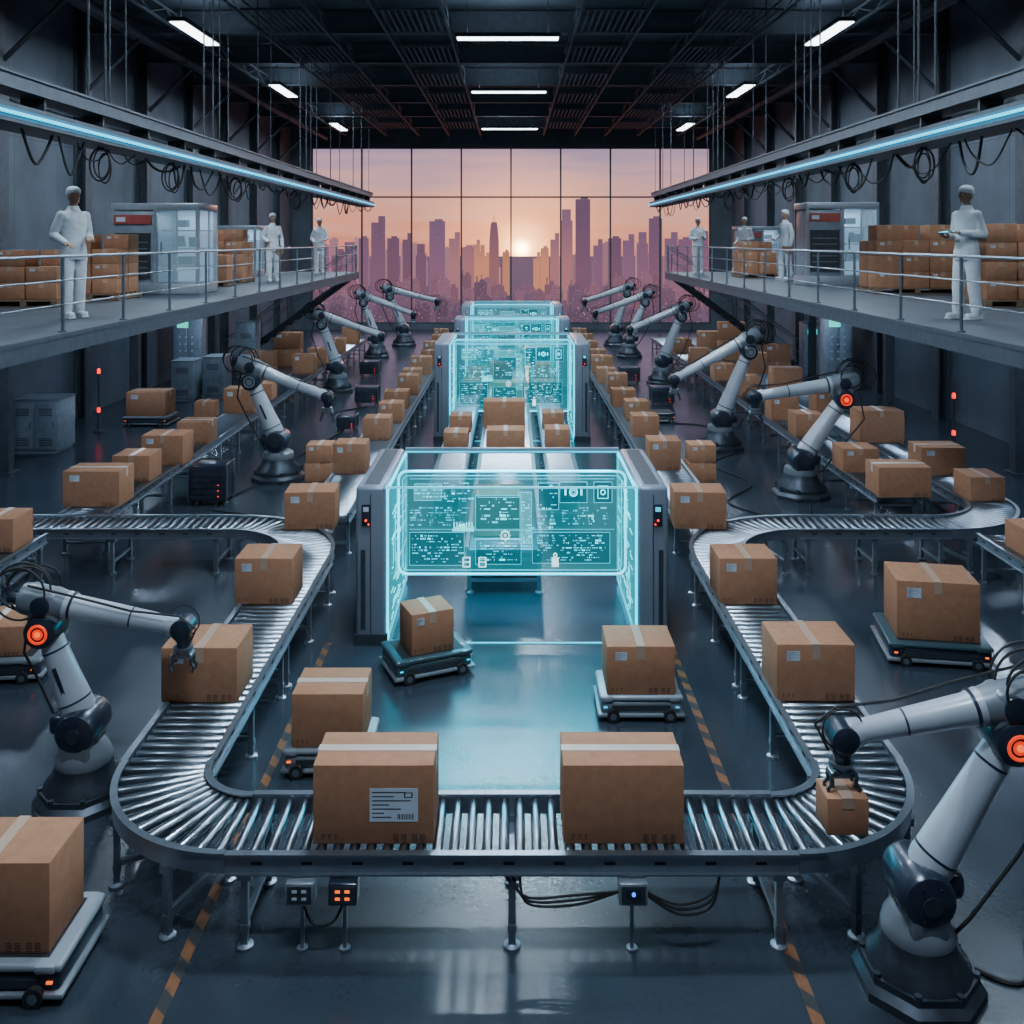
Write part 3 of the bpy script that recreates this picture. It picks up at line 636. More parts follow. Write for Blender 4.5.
# ------------------------------------------------------------------ scanner gates
def gate(Y,dep,h,hw,power,scr=True,tilt=0.0):
    t=thing('scanner_gate',"grey scanner gate with glass panels and glowing cyan display screen","scanner gate",(0,Y,0),0,"scanner gates on the centre line")
    pw=0.34
    for s in (-1,1):
        b=MB(); cx=s*(hw-pw/2)
        b.rbox((cx,dep/2,h/2),(pw,dep,h),0.05,seg=3)
        b.box((cx,-0.004,h*.5),(0.008,0.012,h*.9),1); b.box((cx,0.004,.06),(pw+.03,.05,.12),1)
        b.box((cx,dep/2,h*.985),(pw*.5,dep*.9,.06),1)
        b.box((cx+s*pw*.25,-0.004,h*.35),(.05,.012,h*.5),1)
        p=part(b,'side_panel',[PANELM,FRAMED],t)
        ix=s*(hw-pw)
        for yy in (.05,dep-.05):
            b=MB(); b.box((ix-s*.012,yy,h/2),(.022,.028,h*.96)); part(b,'light_strip',CYAN,p)
        for zz in (.05,h-.05):
            b=MB(); b.box((ix-s*.012,dep/2,zz),(.022,dep-.15,.022)); part(b,'light_strip',CYAN,p)
        b=MB(); b.box((ix-s*.03,dep/2,h/2),(.006,dep-.12,h*.92)); part(b,'glass_panel',SIDEG,t)
        b=MB()
        for k in range(50):
            z=random.uniform(.15,h-.2); y0=random.uniform(.15,dep-.5); l=random.uniform(.05,.4)
            b.box((ix-s*.04,y0+l/2,z),(.004,l,.008))
        for k in range(12): 
            z=random.uniform(.3,h-.3); b.box((ix-s*.04,random.uniform(.3,dep-.3),z),(.004,.007,.3))
        o=part(b,'panel_graphic',GRA,t); o["kind"]="stuff"
        b=MB(); b.rbox((s*(hw-.12),-.012,h*.82),(.10,.03,.24),.01); cp=part(b,'control_panel',DARK,p)
        b=MB(); b.box((s*(hw-.12),-.03,h*.86),(.06,.004,.05)); part(b,'display',CYANS if s>0 else PAPER,cp)
        b=MB(); b.cyl((s*(hw-.12),-.027,h*.79),(s*(hw-.12),-.04,h*.79),.013,n=12); part(b,'button',REDL,cp)
        b=MB(); b.cyl((s*(hw-.15),-.027,h*.765),(s*(hw-.15),-.04,h*.765),.010,n=12); part(b,'button',REDL,cp)
    iw=hw-pw
    b=MB(); b.box((0,dep/2,h-.02),(2*iw,dep-.1,.012)); part(b,'roof_glass',CLEARG,t)
    b=MB(); b.rbox((0,dep-.04,h-.02),(2*iw,.07,.07),.01); part(b,'cross_beam',PANELM,t)
    for c,sz in (((0,.03,h-.02),(2*iw,.02,.02)),((0,dep-.09,h-.03),(2*iw,.015,.02)),((0,.04,.006),(2*iw,.02,.01))):
        b=MB(); b.box(c,sz); part(b,'light_strip',CYANS,t)
    if scr:
        sy=dep*.42; z0,z1=.50,h-.03; x0,x1=-iw+.04,iw-.04; r=.10
        def rr(x0,x1,z0,z1,r,y):
            pts=[]
            for cx,cz,a0 in ((x1-r,z1-r,0),(x0+r,z1-r,PI/2),(x0+r,z0+r,PI),(x1-r,z0+r,1.5*PI)):
                for k in range(6): a=a0+PI/2*k/5; pts.append((cx+r*math.cos(a),y,cz+r*math.sin(a)))
            return pts
        b=MB(); P=rr(x0,x1,z0,z1,r,sy); n=len(P); b.add(P+[(p[0],p[1]+.01,p[2]) for p in P],[tuple(range(n)),tuple(reversed(range(n,2*n)))]+[(i,(i+1)%n,n+(i+1)%n,n+i) for i in range(n)])
        sc=part(b,'display_screen',SCR,t)
        b=MB(); b.tube(rr(x0,x1,z0,z1,r,sy),.014,6,0,True); part(b,'screen_frame',CYAN,sc)
        b=MB(); b.tube(rr(x0+.05,x1-.05,z0+.05,z1-.05,r*.7,sy-.01),.004,5,0,True); part(b,'screen_frame',CYANS,sc)
        b=MB(); f=sy-.02
        def rect(cx,cz,w,h2,m=0,t_=.006):
            for q in (-1,1): b.box((cx,f,cz+q*h2/2),(w,.003,t_),m); b.box((cx+q*w/2,f,cz),(t_,.003,h2),m)
        W=x1-x0; H=z1-z0
        def X(u): return x0+W*u
        def Z(v): return z0+H*v
        for (uc,vc,uw,vh,m_) in ((.44,.60,.20,.34,3),(.17,.25,.24,.32,3),(.76,.26,.34,.30,3),(.66,.76,.09,.26,3),(.77,.80,.12,.20,3),(.90,.80,.08,.20,3),(.44,.22,.20,.24,3),(.44,.80,.18,.10,4),(.13,.80,.12,.16,4),(.56,.55,.05,.5,4)):
            b.box((X(uc),f+.008,Z(vc)),(W*uw,.003,H*vh),m_)
            rect(X(uc),Z(vc),W*uw,H*vh,1,.005)
        for (u0,u1,v0,v1,rows,dens) in ((.05,.30,.47,.66,8,.5),(.07,.20,.74,.87,4,.7),(.20,.32,.70,.90,8,.45),(.06,.28,.11,.39,10,.5),(.61,.92,.13,.39,11,.5),(.72,.93,.48,.66,7,.45),(.36,.53,.13,.32,7,.45),(.36,.52,.46,.75,9,.3),(.54,.585,.3,.8,18,.6),(.61,.70,.44,.88,12,.4)):
            for r_ in range(rows):
                v=v0+(v1-v0)*(r_+.5)/rows; u=u0
                while u<u1-.01:
                    w=random.choice((.004,.006,.01,.016,.03))
                    if random.random()<dens: b.box((X(min(u+w/2,u1)),f,Z(v)),(W*w*.85,.003,H*(v1-v0)/rows*random.choice((.18,.3,.55))),random.choice((0,1,1,1,1)))
                    u+=w+.004
        for k in range(16):
            hh=H*(.02+.07*abs(math.sin(k*1.7))); b.box((X(.24+.006*k),f,Z(.42)+hh/2),(W*.004,.003,hh),0)
        b.ring((X(.77),f,Z(.80)),.045,.007,'Y',24,5,0); b.ring((X(.77),f,Z(.80)),.022,.005,'Y',20,5,1); b.box((X(.735),f,Z(.80)),(.02,.003,.07),0); b.box((X(.805),f,Z(.80)),(.02,.003,.07),0)
        rect(X(.90),Z(.80),W*.045,H*.12,0); b.ring((X(.90),f,Z(.80)),.028,.005,'Y',20,5,0)
        b.ring((X(.47),f,Z(.38)),.048,.007,'Y',20,5,2); b.box((X(.47),f,Z(.38)),(.03,.003,.03),2)
        for a_ in range(8): b.box((X(.47)+.062*math.cos(a_*PI/4),f,Z(.38)+.062*math.sin(a_*PI/4)),(.010,.003,.010),2)
        for u in (.30,.37): rect(X(u),Z(.12),W*.030,H*.09,2,.012); b.box((X(u),f,Z(.12)),(W*.030,.003,.012),2)
        b.box((X(.69),f,Z(.12)),(W*.030,.003,H*.09),2); b.ring((X(.69),f,Z(.19)),.020,.006,'Y',16,5,2)
        for v in (.44,.93): b.box((X(.5),f,Z(v)),(W*.90,.003,.004),1)
        o=part(b,'screen_graphic',[GRA,GRAD,GRAW,GRAK,GRAP],sc); o["kind"]="stuff"
    area(t,(0,dep/2,h-.06),2*iw*.85,dep*.6,power,(0.03,0.66,0.95),tilt)
gate(10.56,1.95,1.76,1.74,170,tilt=-.35); gate(21.2,2.4,2.2,1.74,130); gate(28.4,1.2,2.15,1.74,70); gate(33.4,2.4,2.2,1.80,90)

# ------------------------------------------------------------------ mezzanines
ZD=3.43
for s in (-1,1):
    t=thing('mezzanine_platform',"dark steel mezzanine deck along the wall","mezzanine",(s*8.05,19.5,0),0,"mezzanine decks")
    b=MB(); b.box((0,0,ZD-.03),(5.8,25,.06)); part(b,'deck',DECKM,t)
    b=MB(); b.box((-s*2.87,0,ZD-.13),(.06,25,.2)); b.box((-s*2.84,0,ZD-.03),(.14,25,.05)); part(b,'edge_beam',BEAMM,t)
    for k in range(12):
        b=MB(); b.box((0,-12+24/11*k,ZD-.16),(5.7,.1,.2)); part(b,'joist',STRUCT,t)
    for k in range(4):
        yy=-7.5+6.3*k
        b=MB(); b.box((s*1.7,yy,(ZD-.26)/2),(.22,.22,ZD-.26)); b.box((s*1.7,yy,.02),(.4,.4,.04)); b.tube([(s*1.6,yy,ZD-1.3),(-s*.6,yy,ZD-.26)],.06,4); part(b,'support_column',STRUCT,t)
    r=thing('guard_railing',"grey steel guard railing along the deck edge","railing",(s*5.22,0,ZD),0,"guard railings")
    for k in range(15):
        b=MB(); b.cyl((0,7.6+1.72*k,.0),(0,7.6+1.72*k,.88),.020,n=8); b.cyl((0,7.6+1.72*k,0),(0,7.6+1.72*k,.02),.05,n=10); part(b,'post',RAILM,r)
    for z in (.88,.6,.32):
        b=MB(); b.cyl((0,7.2,z),(0,31.9,z),.018 if z>.8 else .010,n=8); part(b,'rail',RAILM,r)
    st=thing('staircase',"dark steel staircase descending from the mezzanine deck","stairs",(s*5.4,32.6,0),0,"mezzanine staircases")
    for yy in (-.45,.45):
        b=MB(); b.tube([(0,yy,ZD-.1),(s*4.4,yy,.1)],.09,4); part(b,'stringer',STRUCT,st)
        b=MB(); b.tube([(0,yy,ZD+.85),(s*4.4,yy,1.05)],.02,8); b.tube([(0,yy,ZD+.45),(s*4.4,yy,.65)],.012,8)
        for k in range(5): f=k/4; b.cyl((s*4.4*f,yy,ZD*(1-f)+.08*f),(s*4.4*f,yy,ZD*(1-f)+.08*f+.9),.018,n=8)
        part(b,'handrail',RAILM,st)
    for k in range(17):
        f=(k+.5)/17; b=MB(); b.box((s*4.4*f,0,ZD*(1-f)),(.27,.88,.035)); part(b,'tread',DECKM,st)
    ov=thing('overhead_rail',"suspended steel rail with cyan LED strip and cable tray","overhead rail",(s*5.2,20.7,0),0,"suspended overhead rails")
    LN=27.6
    b=MB(); b.box((0,0,6.20),(.34,LN,.03)); b.box((0,0,6.05),(.34,LN,.03)); b.box((-s*.12,0,6.125),(.05,LN,.14)); part(b,'beam',BEAMM,ov)
    b=MB(); b.box((s*.05,0,5.70),(.50,LN,.03)); b.box((s*.29,0,5.76),(.02,LN,.12)); b.box((-s*.19,0,5.78),(.03,LN,.19)); part(b,'cable_tray',BEAMM,ov)
    b=MB(); b.box((-s*.222,0,5.775),(.03,LN,.030)); part(b,'led_strip',LED,ov)
    for zz in (5.738,5.812):
        b=MB(); b.box((-s*.208,0,zz),(.006,LN,.030)); part(b,'led_diffuser',LEDG,ov)
    for k,yy in enumerate((-8.7,-8.2,-4.2,-3.7,-.7,3.3,4.0,7.3,11.3,13)):
        for xx,rr_ in ((s*.15,.015),(-s*.12,.010)):
            b=MB(); b.cyl((xx,yy,6.2),(xx,yy,9.75),rr_,n=6); part(b,'hanger_rod',STRUCT,ov)
    for k in range(19):
        b=MB(); b.box((s*.02,-13.3+1.48*k,5.90),(.26,.05,.30)); part(b,'bracket',FRAMED,ov)
    for q_ in (0,.12): 
        b=MB(); b.tube([(s*(.1-q_),-13.7,5.76),(s*(.1-q_),13.7,5.76)],.035,6); part(b,'tray_cable',RUBBER,ov)
    for k in range(34):
        y0=8.6+.74*k; dr=random.uniform(.08,.42); ln=random.uniform(.5,1.8); x=s*(5.22+random.uniform(-.12,.15))
        cable('hanging_cable',[(x,y0,5.685),(x,y0+ln*random.uniform(.15,.3),5.68-dr*.8),(x,y0+ln*.5,5.68-dr),(x,y0+ln*random.uniform(.7,.85),5.68-dr*.6),(x,y0+ln,5.685)],random.choice((.010,.014,.018)),"black cable looping below the overhead rail","cables hanging under overhead rails",sub=5)
    for y0 in (12.1,14.6,18,23):
        b=MB(); M=Matrix.Translation((s*.05,y0-20.7,5.68)); b.ring((0,0,-.22),.13,.012,'Y',22,6,0,M,1.6); b.ring((0,.05,-.20),.10,.010,'Y',22,6,0,M,1.9); b.ring((.03,.08,-.26),.08,.010,'Y',22,6,0,M,2.4); b.box((0,.02,0.0),(.04,.10,.06),0,M)
        part(b,'cable_coil',RUBBER,ov)
    b=MB()
    for q in (-.4,-.2,.1): b.tube([(s*(XW-.1),17+q,5.4),(s*(XW-.1),17+q,9.6)],.03,6)
    for q in (0,.25): b.tube([(s*(XW-.12),8,7.6+q),(s*(XW-.12),46,7.6+q)],.03,6)
    o=part(b,'wall_pipe',STRUCT,None); tag(o,"dark conduit pipes running along the wall","pipe","wall pipes")

GD="cardboard boxes stacked on the deck"
def pallet(x,y,z=ZD,w=1.2,d=1.0):
    t=thing('pallet',"wooden shipping pallet on the deck","pallet",(x,y,z),0,"wooden pallets")
    b=MB()
    for k in range(6): b.box((0,-d/2+.06+k*(d-.12)/5,.105),(w,.11,.02))
    part(b,'top_boards',WOOD,t)
    b=MB()
    for k in (-1,0,1): b.box((k*(w/2-.06),0,.055),(.1,d,.08)); 
    for k in (-1,0,1): b.box((0,k*(d/2-.06),.0075),(w,.1,.013))
    part(b,'bearers',WOOD,t)
def pstack(x,y,nx,nz,bw=.52,bh=.32,ragged=0,nyy=2):
    pallet(x,y,w=nx*bw+.1,d=nyy*.5+.1)
    for i in range(nx):
        for j in range(nyy):
            nn=nz-(1 if (ragged and (i+j)%2) else 0)
            for k in range(nn):
                box(x+(i-(nx-1)/2)*(bw+.012),y+(j-(nyy-1)/2)*.49,ZD+.12+k*(bh+.003),bw-.01,.47,bh,'y','small' if (i+k)%2==0 else False,group=GD,desc="brown cardboard box in a stack on the deck",marks=False)
pstack(-7.75,15.6,2,3,.5,.26,1); pstack(-8.9,15.9,1,2,.6,.3,0); pstack(-7.45,17.3,2,4,.46,.26,1); pstack(-7.35,24.0,3,4,.45,.3,1); pstack(-6.75,21.9,1,2,.5,.3,0,1)
pstack(8.05,15.6,2,4,.5,.30,1); pstack(8.05,19.4,3,4,.52,.31,1); pstack(9.3,16.2,1,3,.5,.3); pstack(7.0,27.4,2,3,.5,.3,1); pstack(9.0,24.6,1,3,.5,.3)
LITG=glass('machine_lit_glass',(0.32,0.55,0.75),0.9,0.22); SIDEM=glass('machine_side_glass',(0.25,0.48,0.68),0.8,0.25)
MLIT=mat('machine_lit_interior',(0.4,0.5,0.6),0.5,em=(0.35,0.62,0.9),es=0.55)
def machine(x,y,w,d,h,red=True):
    t=thing('processing_machine',"grey machine enclosure with %s"%("red-trimmed cabinet beside lit glass doors" if red else "glass doors and shelves"),"machine",(x,y,ZD),0,"processing machines on the decks")
    b=MB(); b.rbox((0,0,h*.06),(w,d,h*.12),.02); b.rbox((0,0,h*.96),(w,d,h*.08),.02)
    for sx in (-1,0,1):
        for sy in (-1,1): b.box((sx*(w/2-.04),sy*(d/2-.04),h/2),(.07,.07,h*.9))
    b.box((w*.25,-d/2+.01,h*.52),(.03,.03,h*.8)); b.box((w*.25,-d/2+.01,h*.32),(w*.42,.03,.03)); b.box((w/2,0,h*.5),(.03,.03,h*.85)); part(b,'frame',CARTG,t)
    b=MB(); b.box((w*.25,d/2-.03,h/2),(w*.46,.03,h*.86)); part(b,'lit_back_panel',MLIT,t)
    b=MB(); b.rbox((-w*.25,0,h*.5),(w*.46,d*.96,h*.82),.02); part(b,'cabinet_body',CAB if red else GREYSH,t)
    b=MB(); b.box((-w*.25,-d/2-.008,h*.82),(w*.42,.02,h*.10)); b.box((-w*.38,-d/2-.02,h*.82),(w*.10,.01,h*.05),1); part(b,'header_panel',[REDP,PAPER],t)
    b=MB(); b.box((-w*.25,-d/2-.008,h*.42),(w*.40,.02,h*.50)); 
    for q in range(6): b.box((-w*.25,-d/2-.02,h*(.22+.07*q)),(w*.34,.006,h*.012),1)
    part(b,'front_panel',[FRAMED,GREYSH],t)
    b=MB(); b.box((w*.25,-d/2+.0,h*.52),(w*.42,.015,h*.78)); dr=part(b,'glass_door',LITG,t)
    b=MB(); b.box((w*.08,-d/2-.03,h*.5),(.02,.03,.25)); part(b,'handle',FRAME,dr)
    b=MB(); b.box(((w/2),0,h*.52),(.015,d-.14,h*.78)); part(b,'side_glass',SIDEM,t)
    for q in (.3,.5,.7):
        b=MB(); b.box((w*.25,.02,h*q),(w*.42,d*.8,.025)); part(b,'shelf',GREYSH,t)
    b=MB(); b.box((w*.25,0,h*.36),(.30,.3,h*.10)); b.cyl((w*.2,-.1,h*.52),(w*.2,-.1,h*.64),.09,.06,16); b.box((w*.32,0,h*.57),(.12,.2,.2)); b.box((w*.2,0,h*.78),(.2,.2,.14)); part(b,'mechanism',BASEM,t)
    area(t,(w*.25,0,h*.9),w*.38,d*.7,10,(.6,.85,1))
machine(-7.05,19.35,1.75,1.2,1.80); machine(7.70,22.6,1.7,1.0,1.95); machine(7.9,30.4,1.5,1,1.5,False); machine(-8.3,28.5,1.5,1,1.5,False)

# ------------------------------------------------------------------ people
def basis(d,nrm):
    d=Vector(d).normalized(); n=Vector(nrm); n=(n-d*n.dot(d)).normalized(); return d,n,d.cross(n)
def hand(mb,wr,d,nrm,thumb,curl=.35):
    d,n,l=basis(d,nrm); l=l*thumb; wr=Vector(wr)
    for i in range(4):
        q=(i-1.5)*.019; kn=wr+d*.088+l*(-q)
        mb.cap(wr+d*.01+l*(-q*.6),kn,.0155,.0125,10)
        ln=(.070,.080,.075,.058)[i]; p=kn; a=curl*.6
        for j,fr in enumerate((.45,.32,.23)):
            dd=d*math.cos(a)+n*math.sin(a); p2=p+dd*ln*fr*1.1; mb.cap(p,p2,.0105-.001*j,.0098-.001*j,8); p=p2; a+=curl
    b0=wr+d*.022+l*.026; t1=b0+(d*.6+l*.6+n*.25).normalized()*.040; t2=t1+(d*.85+l*.15+n*.4).normalized()*.034
    mb.cap(b0,t1,.0145,.012,8); mb.cap(t1,t2,.0115,.0095,8)
def person_meshes(arms,hy,stance=0.0):
    b=MB(); 
    R=Matrix.Translation((0,-.01,0))@Matrix.Rotation(hy,4,'Z')
    prof=[(.78,.168,.132),(.84,.178,.140),(.95,.166,.130),(1.06,.154,.118),(1.18,.162,.120),(1.30,.178,.126),(1.36,.176,.116),(1.41,.145,.098),(1.45,.095,.078),(1.50,.06,.06)]
    vs=[];fs=[];n=24
    for z,rx,ry in prof:
        for i in range(n): a=2*PI*i/n; vs.append((rx*math.cos(a),ry*math.sin(a),z))
    for j in range(len(prof)-1):
        for i in range(n): i2=(i+1)%n; fs.append((j*n+i,j*n+i2,(j+1)*n+i2,(j+1)*n+i))
    fs.append(tuple(reversed(range(n)))); fs.append(tuple(range((len(prof)-1)*n,len(prof)*n))); b.add(vs,fs)
    b.cap((0,0,1.44),(0,-.01,1.57),.056,.050)
    b.sph((0,.005,1.655),(.074,.092,.103),n=18,M=R); b.sph((0,-.03,1.60),(.056,.066,.062),n=16,M=R)
    b.cap((0,-.088,1.655),(0,-.112,1.622),.010,.015,8,M=R); b.sph((0,-.090,1.560),(.024,.018,.016),n=10,M=R)
    b.sph((0,-.082,1.672),(.050,.015,.012),n=10,M=R); b.sph((0,-.092,1.592),(.026,.012,.010),n=10,M=R)
    for s in (-1,1): b.sph((s*.076,.005,1.635),(.012,.022,.032),n=10,M=R)
    for s in (-1,1):
        fy=s*stance
        b.cap((s*.084,0,.88),(s*.098,-.012+fy*.5,.50),.100,.080,18); b.cap((s*.098,-.012+fy*.5,.50),(s*.105,.01+fy,.11),.080,.072,18)
        b.sph((s*.105,.01+fy,.085),(.070,.072,.045),n=16)
    H=[]
    for s,e,w,d,nn in arms:
        sh=(s*.160,.0,1.375); b.cap(sh,e,.068,.058,16); b.cap(e,w,.056,.045,16)
        dn=Vector(d).normalized(); w2=Vector(w)+dn*.03; b.cap(Vector(w)-dn*.03,w2,.028,.024,10); hand(b,w2,d,nn,s); H.append((w2,dn))
    me=b.mesh('tmp',[SUIT]); o=bpy.data.objects.new('tmp',me); COL.objects.link(o)
    m=o.modifiers.new('r','REMESH'); m.mode='VOXEL'; m.voxel_size=.0075
    m2=o.modifiers.new('s','SMOOTH'); m2.iterations=3; m2.factor=.5
    dg=bpy.context.evaluated_depsgraph_get(); me2=bpy.data.meshes.new_from_object(o.evaluated_get(dg))
    bpy.data.objects.remove(o); me2.name='body'
    me2.materials.clear(); me2.materials.append(SUIT); me2.materials.append(SKIN)
    def isskin(c):
        if c.z>1.495: return True
        return any((c-w).length<.23 and (c-w).dot(dn)>.0 for w,dn in H)
    # smooth the suit joints once more, leaving head and hands crisp
    bm=bmesh.new(); bm.from_mesh(me2); vv=[v for v in bm.verts if not isskin(v.co) and v.co.z<1.46]
    for _ in range(10): bmesh.ops.smooth_vert(bm,verts=vv,factor=.5,use_axis_x=True,use_axis_y=True,use_axis_z=True)
    bm.to_mesh(me2); bm.free(); me2.update()
    nm=[v.normal.copy() for v in me2.vertices]
    for v in me2.vertices:
        c=v.co
        if not isskin(c) and c.z<1.42:
            f=noise.noise(Vector((c.x*5+c.z*3,c.y*5,c.z*11)))*.6+noise.noise(Vector((c.x*10-c.z*8,c.y*10,c.z*16+c.x*6)))*.4
            v.co=c+nm[v.index]*(.011*f)
    for p in me2.polygons:
        p.material_index=1 if isskin(p.center) else 0; p.use_smooth=True
    out={'body':me2}
    c=MB(); n=24; vs=[];fs=[]
    prof=[(1.668,.0835,.1015,.016,-.055),(1.70,.087,.105,.010,-.02),(1.735,.080,.098,.004,0),(1.765,.056,.070,0,0),(1.778,.018,.022,0,0)]
    for z,rx,ry,fz,bz in prof:
        for i in range(n):
            a=2*PI*i/n; sn=math.sin(a); vs.append((rx*math.cos(a),.005+ry*sn,z+(fz*(-sn) if sn<0 else bz*sn)))
    for j in range(4):
        for i in range(n): i2=(i+1)%n; fs.append((j*n+i,j*n+i2,(j+1)*n+i2,(j+1)*n+i))
    fs.append(tuple(range(4*n,5*n))); fs.append(tuple(reversed(range(n)))); c.add(vs,fs,0,R)
    out['cap']=c.mesh('cap',[CAPM],70)
    for s,nm_ in ((-1,'ea'),(1,'eb')):
        c=MB(); c.sph((s*.030,-.087,1.648),(.013,.008,.008),0,10,R); c.sph((s*.030,-.0935,1.648),(.006,.004,.006),1,8,R); out[nm_]=c.mesh('eye',[EYEW,INK])
    c=MB(); c.sph((0,-.1015,1.590),(.022,.006,.005),0,10,R); out['mouth']=c.mesh('mouth',[LIP])
    for s,nm_ in ((-1,'sa'),(1,'sb')):
        fy=s*stance
        c=MB(); c.rbox((s*.108,-.045+fy,.045),(.092,.27,.075),.035,seg=3); c.rbox((s*.108,-.045+fy,.012),(.097,.275,.024),.008,0); out[nm_]=c.mesh('shoe',[CAPM])
    c=MB(); c.lathe((0,0,1.45),(0,0,1),[(0,.088),(.03,.076),(.058,.069)],24,0); out['collar']=c.mesh('collar',[CAPM])
    return out
def put_person(M,x,y,rz,label,sc=1.0):
    t=thing('person',label,"person",(x,y,ZD+.002),rz,None)
    t.scale=(sc,sc,sc)
    for k,nm in (('body','body'),('cap','cap'),('ea','eye'),('eb','eye'),('mouth','mouth'),('sa','shoe'),('sb','shoe'),('collar','collar')): place(nm,M[k],t)
    return t
PA=person_meshes([(1,(.235,.05,1.12),(.14,-.20,1.06),(-.5,-.85,.05),(-.2,0,-1)),(-1,(-.245,.05,1.12),(-.19,-.21,1.00),(.1,-.95,-.12),(0,0,-1))],.25,.05)
PB=person_meshes([(1,(.235,.04,1.12),(.14,-.235,1.14),(-.35,-.92,.05),(0,0,1)),(-1,(-.24,.04,1.12),(-.11,-.25,1.10),(.45,-.85,.0),(0,0,1))],-.10,.05)
PC=person_meshes([(1,(.235,.03,1.13),(.25,-.03,.88),(.0,-.15,-1),(-1,0,0)),(-1,(-.24,.02,1.13),(-.17,-.21,1.02),(.3,-.9,.1),(0,0,-1))],0,.05)
put_person(PA,-6.05,13.1,0.85,"person in white coverall and cap with bent forearms at railing",1.02)
RZB=-1.2
put_person(PB,6.15,12.85,RZB,"person in white coverall and cap holding a tablet",1.02)
put_person(PC,-6.20,24.6,0.5,"person in white coverall and cap standing on deck"); put_person(PA,-6.2,30.6,0.3,"person in white coverall and cap standing by railing")
put_person(PC,7.25,25.2,-1.2,"person in white coverall and cap standing among boxes",1.06); put_person(PB,5.95,30.4,0.0,"person in white coverall and cap standing near the railing")
put_person(PA,7.1,29.0,-.6,"person in white coverall and cap standing on deck"); put_person(PC,7.95,25.3,2.6,"person in white coverall with back turned beside machine",.97)
c,s=math.cos(RZB),math.sin(RZB); lx,ly=.02,-.37
b=MB(); b.rbox((0,0,0),(.20,.15,.012),.004,0); b.box((0,0,.0065),(.18,.13,.002),1)
o=part(b,'tablet',[DARK,CYANS],None); o.location=(6.15+c*lx-s*ly,12.85+s*lx+c*ly,ZD+1.175); o.rotation_euler=(0.15,0,RZB); tag(o,"dark flat tablet held in both hands","tablet")

# ------------------------------------------------------------------ city outside
def city_haze_mat(name,lo,hi,zspan,es,lit,lw=0.20,vs=.22):  # distance haze painted into the emission colour, graded by height
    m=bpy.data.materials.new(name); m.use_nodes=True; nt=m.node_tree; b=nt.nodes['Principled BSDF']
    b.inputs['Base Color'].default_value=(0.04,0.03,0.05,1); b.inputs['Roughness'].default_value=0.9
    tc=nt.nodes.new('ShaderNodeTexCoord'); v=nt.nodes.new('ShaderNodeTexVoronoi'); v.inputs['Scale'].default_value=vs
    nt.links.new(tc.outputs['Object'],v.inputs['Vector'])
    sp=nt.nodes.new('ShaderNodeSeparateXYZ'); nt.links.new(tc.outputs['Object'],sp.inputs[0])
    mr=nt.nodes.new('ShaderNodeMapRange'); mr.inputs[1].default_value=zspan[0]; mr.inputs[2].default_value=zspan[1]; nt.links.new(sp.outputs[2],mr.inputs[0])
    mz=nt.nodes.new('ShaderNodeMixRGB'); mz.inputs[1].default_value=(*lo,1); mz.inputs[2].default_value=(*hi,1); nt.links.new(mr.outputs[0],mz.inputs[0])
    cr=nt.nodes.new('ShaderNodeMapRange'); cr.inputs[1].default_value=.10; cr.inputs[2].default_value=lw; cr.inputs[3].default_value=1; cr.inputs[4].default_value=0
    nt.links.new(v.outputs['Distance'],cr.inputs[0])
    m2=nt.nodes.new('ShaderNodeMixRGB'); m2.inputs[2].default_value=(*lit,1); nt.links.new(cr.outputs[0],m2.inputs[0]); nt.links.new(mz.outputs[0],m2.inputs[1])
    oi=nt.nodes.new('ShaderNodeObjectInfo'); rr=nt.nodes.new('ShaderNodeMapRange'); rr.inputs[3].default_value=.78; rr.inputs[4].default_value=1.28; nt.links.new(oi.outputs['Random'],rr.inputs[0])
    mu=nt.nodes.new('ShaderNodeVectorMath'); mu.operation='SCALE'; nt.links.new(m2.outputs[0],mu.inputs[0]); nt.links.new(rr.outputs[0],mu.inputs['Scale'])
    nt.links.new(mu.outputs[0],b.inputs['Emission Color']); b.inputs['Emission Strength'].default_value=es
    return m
TOW=[city_haze_mat('tower_haze_a',(0.17,0.080,0.145),(0.095,0.065,0.135),(40,120),1.0,(0.24,0.12,0.17)),city_haze_mat('tower_haze_b',(0.36,0.14,0.15),(0.15,0.085,0.15),(50,120),1.0,(0.32,0.15,0.17)),city_haze_mat('tower_haze_c',(0.85,0.30,0.14),(0.42,0.17,0.16),(50,90),1.0,(0.7,0.30,0.18)),city_haze_mat('tower_far_haze',(0.40,0.18,0.22),(0.36,0.19,0.26),(40,110),1.0,(0.42,0.22,0.28))]
LOWM=[city_haze_mat('lowrise_haze_near',(0.045,0.036,0.078),(0.065,0.050,0.100),(0,60),1.0,(0.85,0.40,0.28),.21,.3),city_haze_mat('lowrise_haze_mid',(0.085,0.054,0.105),(0.115,0.070,0.125),(0,60),1.0,(0.8,0.38,0.28),.20,.3),city_haze_mat('lowrise_haze_far',(0.18,0.085,0.13),(0.20,0.095,0.14),(0,60),1.0,(0.6,0.29,0.22),.18,.3)]  # near, mid and far tones paint the haze by depth
CG=city_haze_mat('city_ground_haze',(0.060,0.045,0.088),(0.060,0.045,0.088),(0,1),1.0,(0.9,0.42,0.28),.2)
b=MB(); b.box((0,2600,-81),(4000,4700,2)); o=part(b,'ground',CG,None); o["kind"]="structure"; o["label"]="hazy city ground with scattered lights"
